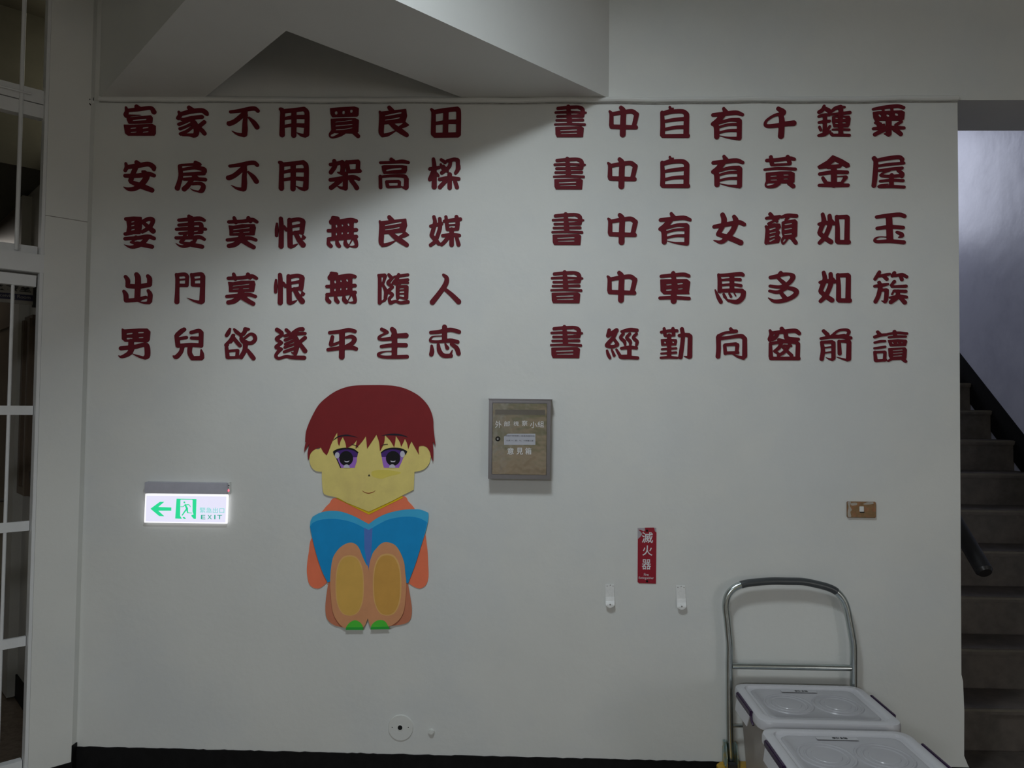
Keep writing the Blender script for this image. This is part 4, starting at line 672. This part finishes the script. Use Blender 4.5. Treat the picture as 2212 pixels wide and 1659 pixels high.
kbox('slot', M['metaldark'], mbx, 235, 352, 1085, 448, T+0.0016, T+0.0022)
kbox('slot_lip', M['stainless'], mbx, 225, 448, 1088, 462, T+0.0016, T+0.006, 0.001)
kbox('slot_lip', M['stainless'], mbx, 240, 340, 1088, 352, T+0.0016, T+0.003, 0.0006)
p = W(*KD([(280, 852)])[0], T)
MB().cyl((p[0], -T-0.0015, p[2]), (p[0], -T-0.005, p[2]), 0.0095, 24).build('lock', M['hole'], mbx, smooth=True)
MB().cyl((p[0], -T-0.0051, p[2]), (p[0], -T-0.0058, p[2]), 0.0052, 20).build('lock_core', M['screw'], mbx, smooth=True)
MB().box(p[0]-0.0012, p[0]+0.0012, -T-0.0066, -T-0.0058, p[2]-0.004, p[2]+0.002).build('key_slot', M['whitetext'], mbx)
board('paper_label', M['sticker'], mbx, KD([(455, 765), (920, 765), (920, 955), (385, 955), (385, 815)]), T+0.0016, 0.0003, curve=False)
def ktext(name, mat, s, x0, y0, x1, y1, off=0.0): p, q = KD([(x0, y0), (x1, y1)]); return wall_text(name, mat, mbx, s, *p, *q, T+0.002, offset=off)
for s_, x0, y0, x1, y1 in (('外', 235, 545, 340, 668), ('部', 385, 552, 488, 640), ('視', 545, 555, 635, 632), ('察', 690, 540, 785, 632), ('小', 828, 560, 945, 668), ('組', 960, 552, 1065, 655)):
    ktext('box_lettering', M['whitetext'], s_, x0, y0, x1, y1)
for s_, x0, x1 in (('意', 442, 552), ('見', 598, 708), ('箱', 748, 852)):
    ktext('box_lettering', M['whitetext'], s_, x0, 1005, x1, 1120, 0.008)
ktext('label_print', M['inkgrey'], '開啟外部視察小組意見箱時間', 410, 788, 905, 815)
ktext('label_print', M['inkgrey'], '九月 一、四、七、十月第二週', 425, 868, 885, 896)

# ------------------------------------------------------------------ fire extinguisher sign
fs = empty('fire_extinguisher_sign', W(1397, 1200, 0.0), 'narrow red fire extinguisher sign with white characters and torn corners', 'sign')
KE = cropper(1290, 1120, 7.9)
board('paper_backing', M['paper'], fs, KE([(690, 160), (1008, 158), (1012, 240), (1000, 300), (900, 500), (700, 420), (690, 350)]), 0.0002, 0.0005, curve=False)
board('sign_face', M['red'], fs, KE([(815, 157), (972, 155), (985, 220), (1012, 240), (1003, 1113), (712, 1106), (690, 1078), (694, 352), (735, 318), (772, 268), (745, 225), (706, 190), (742, 195), (800, 222), (820, 200)]), 0.0007, 0.0018, curve=False)
def etext(s, x0, y0, x1, y1, off=0.0): p, q = KE([(x0, y0), (x1, y1)]); return wall_text('sign_text', M['whitetext'], fs, s, *p, *q, 0.0026, offset=off*0.4)
etext('滅', 762, 232, 952, 420, 0.025); etext('火', 772, 460, 942, 636, 0.025); etext('器', 762, 695, 918, 872, 0.022)
etext('Fire', 797, 933, 877, 980, 0.005); etext('Extinguisher', 710, 992, 966, 1047, 0.005)
for x, y in ((850, 208), (850, 1070)):
    p = W(*KE([(x, y)])[0], 0.003); MB().cyl((p[0], -0.0025, p[2]), (p[0], -0.0045, p[2]), 0.0042, 16).build('screw', M['hole'], fs, smooth=True)

M['bracketwhite'] = material('bracket_white_paint', (0.80, 0.81, 0.80), 0.4, var=0.06, scale=80)
# two empty hanging brackets
def bracket(xs, ytop, ybot, lean, label):
    e = empty('wall_bracket', W(sum(xs)/2, (ytop+ybot)/2, 0.0), label, 'bracket', 'empty white hanging brackets')
    x0, x1 = xs; pr = [(ytop, 0.0035, 0), (ytop+(ybot-ytop)*0.55, 0.005, lean*0.5), (ytop+(ybot-ytop)*0.72, 0.009, lean*0.7), (ytop+(ybot-ytop)*0.85, 0.016, lean*0.9), (ybot-4, 0.018, lean)]
    m = MB(); rows = []
    for k, (y, t, l) in enumerate(pr):
        A, B = W(x0+l, y, t), W(x1+l, y, t); rows.append([A, B, Vector((B[0], B[1]+0.0025, B[2])), Vector((A[0], A[1]+0.0025, A[2]))])
    vs = [[m.bm.verts.new(p) for p in r_] for r_ in rows]
    for ra, rb in zip(vs, vs[1:]):
        for k in range(4): m.bm.faces.new((ra[k], ra[(k+1) % 4], rb[(k+1) % 4], rb[k]))
    m.bm.faces.new(vs[0]); m.bm.faces.new(vs[-1][::-1]); m.build('plate', M['bracketwhite'], e)
    A, B = W(x0+lean+1, ybot-3, 0.018), W(x1+lean-1, ybot-3, 0.018)   # bent tongue
    C_ = W((x0+x1)/2+lean, ybot+1, 0.018)
    MB().prism([(A[0], -0.018, A[2]+0.004), (B[0], -0.018, B[2]+0.004), (B[0], -0.018, B[2]), (C_[0]+0.004, -0.018, C_[2]), (C_[0]-0.004, -0.018, C_[2]), (A[0], -0.018, A[2])], (0, 0.0022, 0)).build('tongue', M['bracketwhite'], e)
    for fx in (0.2, 0.55, 0.85):
        p = W(x0+(x1-x0)*fx, ytop+(1.5 if fx == 0.55 else 3.5), 0.0); MB().sphere((p[0], -0.0038, p[2]), 0.0019, (1, .6, .7)).build('screw_hole', M['screw'], e)
    p = W((x0+x1)/2+lean*0.9, ybot-6, 0.018); MB().cyl((p[0], -0.0175, p[2]), (p[0], -0.0192, p[2]), 0.003, 12).build('screw_hole', M['stain'], e)
    return e
bracket((1307.5, 1327), 1262, 1312, 1.0, 'small white metal bracket on the wall lower left of the red sign')
bracket((1460, 1480), 1265, 1316, 3.0, 'small white metal bracket on the wall lower right of the red sign')

# ------------------------------------------------------------------ taped switch plate
sw = empty('light_switch', W(1861, 1101, 0.0), 'tan light switch plate with small white rocker', 'switch')
wbox('cover_plate', M['tape'], sw, 1830.5, 1083.5, 1893.0, 1119.0, 0.0, 0.010, 0.0025)
board('worn_patch', M['tapeworn'], sw, [(1831, 1085), (1838, 1084), (1836, 1093), (1840, 1101), (1837, 1106), (1838.5, 1116), (1832, 1116), (1831, 1105), (1833, 1095)], 0.0101, 0.0003)
board('worn_patch', M['tapeworn'], sw, [(1838, 1087), (1850, 1086), (1851, 1090.5), (1840, 1092)], 0.0101, 0.0003)
board('worn_patch', M['tapeworn'], sw, [(1866, 1088), (1876, 1084.5), (1886, 1085), (1885, 1089), (1868, 1090)], 0.0101, 0.0003)
wbox('rocker', M['whiteplastic'], sw, 1857.0, 1094, 1866.5, 1105.5, 0.0101, 0.014, 0.001)
wbox('rocker_gap', M['ink'], sw, 1857.5, 1105.6, 1867.5, 1107.6, 0.0101, 0.0112)

# round cable plate and knob
cp = empty('cable_plate', W(865, 1572, 0.0), 'round white cable outlet plate with black centre hole', 'outlet')
def disc(name, mat, parent, x, y, r, t0, t1, seg=40):
    p = W(x, y, t1); return MB().cyl((p[0], -t0, p[2]), (p[0], -t1, p[2]), r*1.0, seg, r2=r*0.97).build(name, mat, parent, smooth=True)
disc('plate', M['wall'], cp, 865.3, 1572.4, 0.0500, 0.0, 0.0045)
disc('ring', M['wall'], cp, 864.3, 1572.3, 0.0115, 0.0045, 0.0060)
disc('hole', M['hole'], cp, 864.1, 1572.1, 0.0092, 0.0060, 0.0063)
for x in (847.2, 882.0): disc('screw', M['hole'], cp, x, 1571.3, 0.0019, 0.0045, 0.0052, 10)
kn = empty('wall_plug', W(931.7, 1582, 0.0), 'tiny white round wall plug right of the cable plate', 'plug')
disc('base', M['wall'], kn, 931.7, 1582, 0.0125, 0.0, 0.006, 24); disc('cap', M['wall'], kn, 931.9, 1582.3, 0.0085, 0.006, 0.012, 24)

# ------------------------------------------------------------------ platform trolley
tr = empty('platform_trolley', (1.0, -0.45, 0.0), 'yellow platform trolley with grey tube handle leaning near the wall', 'trolley')
PZ = 0.215; PX0, PX1, PY0, PY1 = 0.722, 1.32, -0.90, -0.012
mb = MB(); rc = 0.035; o = []
for cx_, cy_, a0_ in ((PX1-rc, PY1-rc, 0), (PX0+rc, PY1-rc, 90), (PX0+rc, PY0+rc, 180), (PX1-rc, PY0+rc, 270)):
    for k in range(6): a = math.radians(a0_+k*18); o.append((cx_+rc*math.cos(a), cy_+rc*math.sin(a), PZ-0.045))
mb.prism(o, (0, 0, 0.045)); bmesh.ops.bevel(mb.bm, geom=[e for e in mb.bm.edges if all(v.co.z > PZ-0.001 for v in e.verts)], offset=0.006, segments=3, affect='EDGES')
mb.build('platform', M['yellow'], tr, smooth=True)
mb = MB(); mb.box(PX0+0.03, PX1-0.03, PY0+0.03, PY1-0.06, PZ, PZ+0.0015).build('rubber_mat', M['yellow'], tr)
for x in (PX0+0.09, PX1-0.09):
    for y in (PY0+0.12, PY1-0.12):
        w = MB().cyl((x-0.016, y, 0.0625), (x+0.016, y, 0.0625), 0.0625, 24).build('wheel', M['ink'], tr, smooth=True)
        MB().box(x-0.03, x-0.022, y-0.02, y+0.02, 0.05, PZ-0.046).box(x+0.022, x+0.03, y-0.02, y+0.02, 0.05, PZ-0.046).box(x-0.03, x+0.03, y-0.03, y+0.03, PZ-0.052, PZ-0.0455).build('fork', M['screw'], w)
KH = cropper(1500, 1220, 3.687); TH = 0.047
hp = KH([(290, 1560), (283, 1400), (278, 1100), (277, 800), (279, 650), (272, 560), (260, 430), (249, 340), (255, 275), (275, 228), (310, 190), (370, 160), (450, 143), (610, 130), (740, 131), (860, 134), (950, 150), (1060, 178), (1130, 213), (1185, 275), (1215, 350), (1235, 450), (1255, 560), (1267, 650), (1268, 800), (1268, 1100), (1268, 1560)])
P3 = [W(x, y, TH) for x, y in hp]
def dense(P, n=4):
    P = [np.array(p[:]) for p in P]; Q = [2*P[0]-P[1]]+P+[2*P[-1]-P[-2]]; o_ = []
    for i in range(1, len(Q)-2):
        for k in range(n):
            t = k/n; a_, b_, c_, d_ = Q[i-1:i+3]; o_.append(0.5*(2*b_+(c_-a_)*t+(2*a_-5*b_+4*c_-d_)*t*t+(3*b_-a_-3*c_+d_)*t**3))
    return o_+[Q[-2]]
DN = dense(P3)
i0, i1 = 4*11, 4*18
MB().tube(DN[:i0+1], 0.0134, 16).build('handle_tube', M['steel'], tr, smooth=True)
MB().tube(DN[i0:i1+1], 0.0144, 16).build('handle_grip', M['darkgrip'], tr, smooth=True)
MB().tube(DN[i1:], 0.0134, 16).build('handle_tube', M['steel'], tr, smooth=True)
q = KH([(300, 806), (1245, 822)]); MB().tube([W(*q[0], TH), W(*q[1], TH)], 0.0112, 14).build('crossbar', M['steel'], tr, smooth=True)
q = KH([(300, 1283), (1245, 1300)]); MB().tube([W(*q[0], TH), W(*q[1], TH)], 0.0052, 12).build('crossbar', M['steel'], tr, smooth=True)
for k, bx in enumerate((P3[0][0], P3[-1][0])):
    for dxx, nm in ((-0.024, 'hinge_plate'), (0.016, 'hinge_plate')):
        x0 = bx+dxx; pr = [(-TH-0.035, PZ), (-TH+0.035, PZ), (-TH+0.035, PZ+0.055), (-TH+0.01, PZ+0.085), (-TH-0.015, PZ+0.085), (-TH-0.035, PZ+0.04)]
        MB().prism([(x0, y, z) for y, z in pr], (0.004, 0, 0)).build(nm, M['zinc'], tr)
    MB().box(bx-0.018, bx+0.016, -TH-0.040, -TH-0.013, PZ, PZ+0.02, bev=0.003).build('foot', M['ink'], tr)
    if k == 0:
        MB().prism([(bx-0.018, -TH-0.02, PZ+0.005), (bx-0.028, -TH-0.02, PZ+0.005), (bx-0.028, -TH-0.005, PZ+0.09), (bx-0.018, -TH-0.005, PZ+0.09)], (0, 0.02, 0)).build('lock_lever', M['zinc'], tr)

# ------------------------------------------------------------------ storage boxes with latched lids
def rrect(x0, x1, y0, y1, r, z, n=6):
    o_ = []
    for cx_, cy_, a0_ in ((x1-r, y1-r, 0), (x0+r, y1-r, 90), (x0+r, y0+r, 180), (x1-r, y0+r, 270)):
        for k in range(n+1): a = math.radians(a0_+k*90/n); o_.append(Vector((cx_+r*math.cos(a), cy_+r*math.sin(a), z)))
    return o_
def loft(mb, rings, cap0=True, cap1=True):
    vs = [[mb.bm.verts.new(p) for p in r_] for r_ in rings]; n = len(vs[0])
    for a, b in zip(vs, vs[1:]):
        for k in range(n): mb.bm.faces.new((a[k], a[(k+1) % n], b[(k+1) % n], b[k]))
    if cap0: mb.bm.faces.new(vs[0][::-1])
    if cap1: mb.bm.faces.new(vs[-1])
    return mb
def storage_box(cx_, cy_, label, rz=0.0):
    e = empty('storage_box', (0, 0, 0), label, 'storage box', 'milky storage boxes stacked on the trolley')
    hx, hy, z0, z1 = 0.232, 0.168, PZ+0.0025, 0.512
    R = lambda dx_, dy_, z, r: rrect(-hx+dx_, hx-dx_, -hy+dy_, hy-dy_, r, z)
    mb = MB(); loft(mb, [R(0.035, 0.03, z0, 0.03), R(0.030, 0.025, z0+0.004, 0.035), R(0.012, 0.010, z1-0.03, 0.035), R(0.004, 0.004, z1-0.028, 0.04), R(0.002, 0.002, z1, 0.04)], True, False)
    loft(mb, [R(0.038, 0.033, z0+0.005, 0.03), R(0.015, 0.013, z1-0.03, 0.033), R(0.006, 0.006, z1, 0.037)], True, False)
    mb.build('tub', M['tub'], e, smooth=True)
    # vertical ribs of the tub
    mb = MB()
    L = 0.535; mb = MB()
    rings = [R(-0.006, -0.006, z1-0.012, 0.042), R(-0.008, -0.008, z1-0.010, 0.045), R(-0.008, -0.008, L-0.012, 0.045), R(-0.005, -0.005, L-0.004, 0.043), R(0.004, 0.004, L, 0.04), R(0.022, 0.020, L, 0.036), R(0.028, 0.026, L-0.004, 0.018),
             R(0.030, 0.028, L-0.009, 0.018), R(0.042, 0.036, L-0.010, 0.03), R(0.046, 0.040, L-0.006, 0.03), R(0.056, 0.048, L-0.006, 0.028), R(0.062, 0.054, L-0.010, 0.026)]
    loft(mb, rings[:-3], False, False); lid = mb.build('lid', M['lid'], e, smooth=True)
    mb = MB(); loft(mb, rings[-4:], False, True); mb.build('lid_panel', M['lidpanel'], lid, smooth=True)
    for sx in (-1, 1):      # embossed ovals on the lid
        mb = MB(); ex_, ey_ = 0.082, 0.084; cxx = sx*0.087
        el = lambda f, z: [Vector((cxx+ex_*f*math.cos(a), ey_*f*math.sin(a), z)) for a in (2*math.pi*k/36 for k in range(36))]
        loft(mb, [el(1.06, L-0.010), el(1.03, L-0.0065), el(0.97, L-0.0065), el(0.93, L-0.009), el(0.80, L-0.009), el(0.78, L-0.0065), el(0.74, L-0.0065), el(0.70, L-0.009), el(0.55, L-0.009), el(0.53, L-0.007), el(0.3, L-0.0068)], False, True)
        mb.build('embossed_oval', M['lidpanel'], lid, smooth=True)
    for k, xx in enumerate((-0.075, 0.0, 0.075, 0.15)):
        MB().sphere((xx, hy-0.012, L), 0.0055, (1.2, 1, .35)).build('lid_stud', M['lid'], lid, smooth=True)
    MB().box(-0.075, 0.055, hy-0.064, hy-0.045, L-0.0058, L-0.0052).build('paper_slip', M['paper2'], lid)
    me = text_mesh('教誨', 0.022, 0.0004); me.transform(Matrix.Translation((0.0, hy-0.054, L-0.0050)) @ Matrix.Diagonal((1.15, 0.62, 1, 1))); link('slip_writing', me, M['ink'], lid)
    for sx in (-1, 1):      # latch bars on the short sides
        X = sx*(hx+0.012)
        mb = MB(); mb.box(X-0.006, X+0.006, -0.088, 0.088, L-0.022, L-0.002, bev=0.003); l_ = mb.build('latch', M['purple'], e, smooth=True)
        MB().tube([(X, -0.083, L-0.014), (X, -0.088, L-0.035), (X-sx*0.003, -0.100, L-0.045)], 0.004, 8).build('latch_arm', M['purple'], l_, smooth=True)
        mb = MB(); mb.prism([(X+sx*0.002, -0.080, L-0.022), (X+sx*0.002, 0.078, L-0.022), (X+sx*0.010, 0.070, L-0.060), (X+sx*0.010, -0.072, L-0.060)], (sx*0.003, 0, 0)); mb.build('latch_flap', M['lid'], l_)
    m = Matrix.Translation((cx_, cy_, 0)) @ Matrix.Rotation(rz, 4, 'Z')
    # grey-brown bundles seen dimly through the plastic
    for k, (x0, x1, y0, y1, zt) in enumerate(((-0.17, -0.02, -0.11, 0.11, 0.44), (0.0, 0.17, -0.12, 0.10, 0.40))):
        MB().box(x0, x1, y0, y1, PZ+0.012, zt, bev=0.02).build('contents', M['bundle'], e, smooth=True)
    e.location = (cx_, cy_, 0); e.rotation_euler = (0, 0, rz); return e
M['paper2'] = material('lid_paper_slip', (0.50, 0.50, 0.52), 0.7, var=0.03)
M['bundle'] = material('bundle_of_cloth', (0.30, 0.25, 0.21), 0.9, var=0.3, scale=14)
storage_box(1.015, -0.240, 'milky plastic storage box with purple latches, nearer the wall', 0.0)
storage_box(0.995, -0.632, 'milky plastic storage box with purple latches, in front at the bottom edge', 0.0)
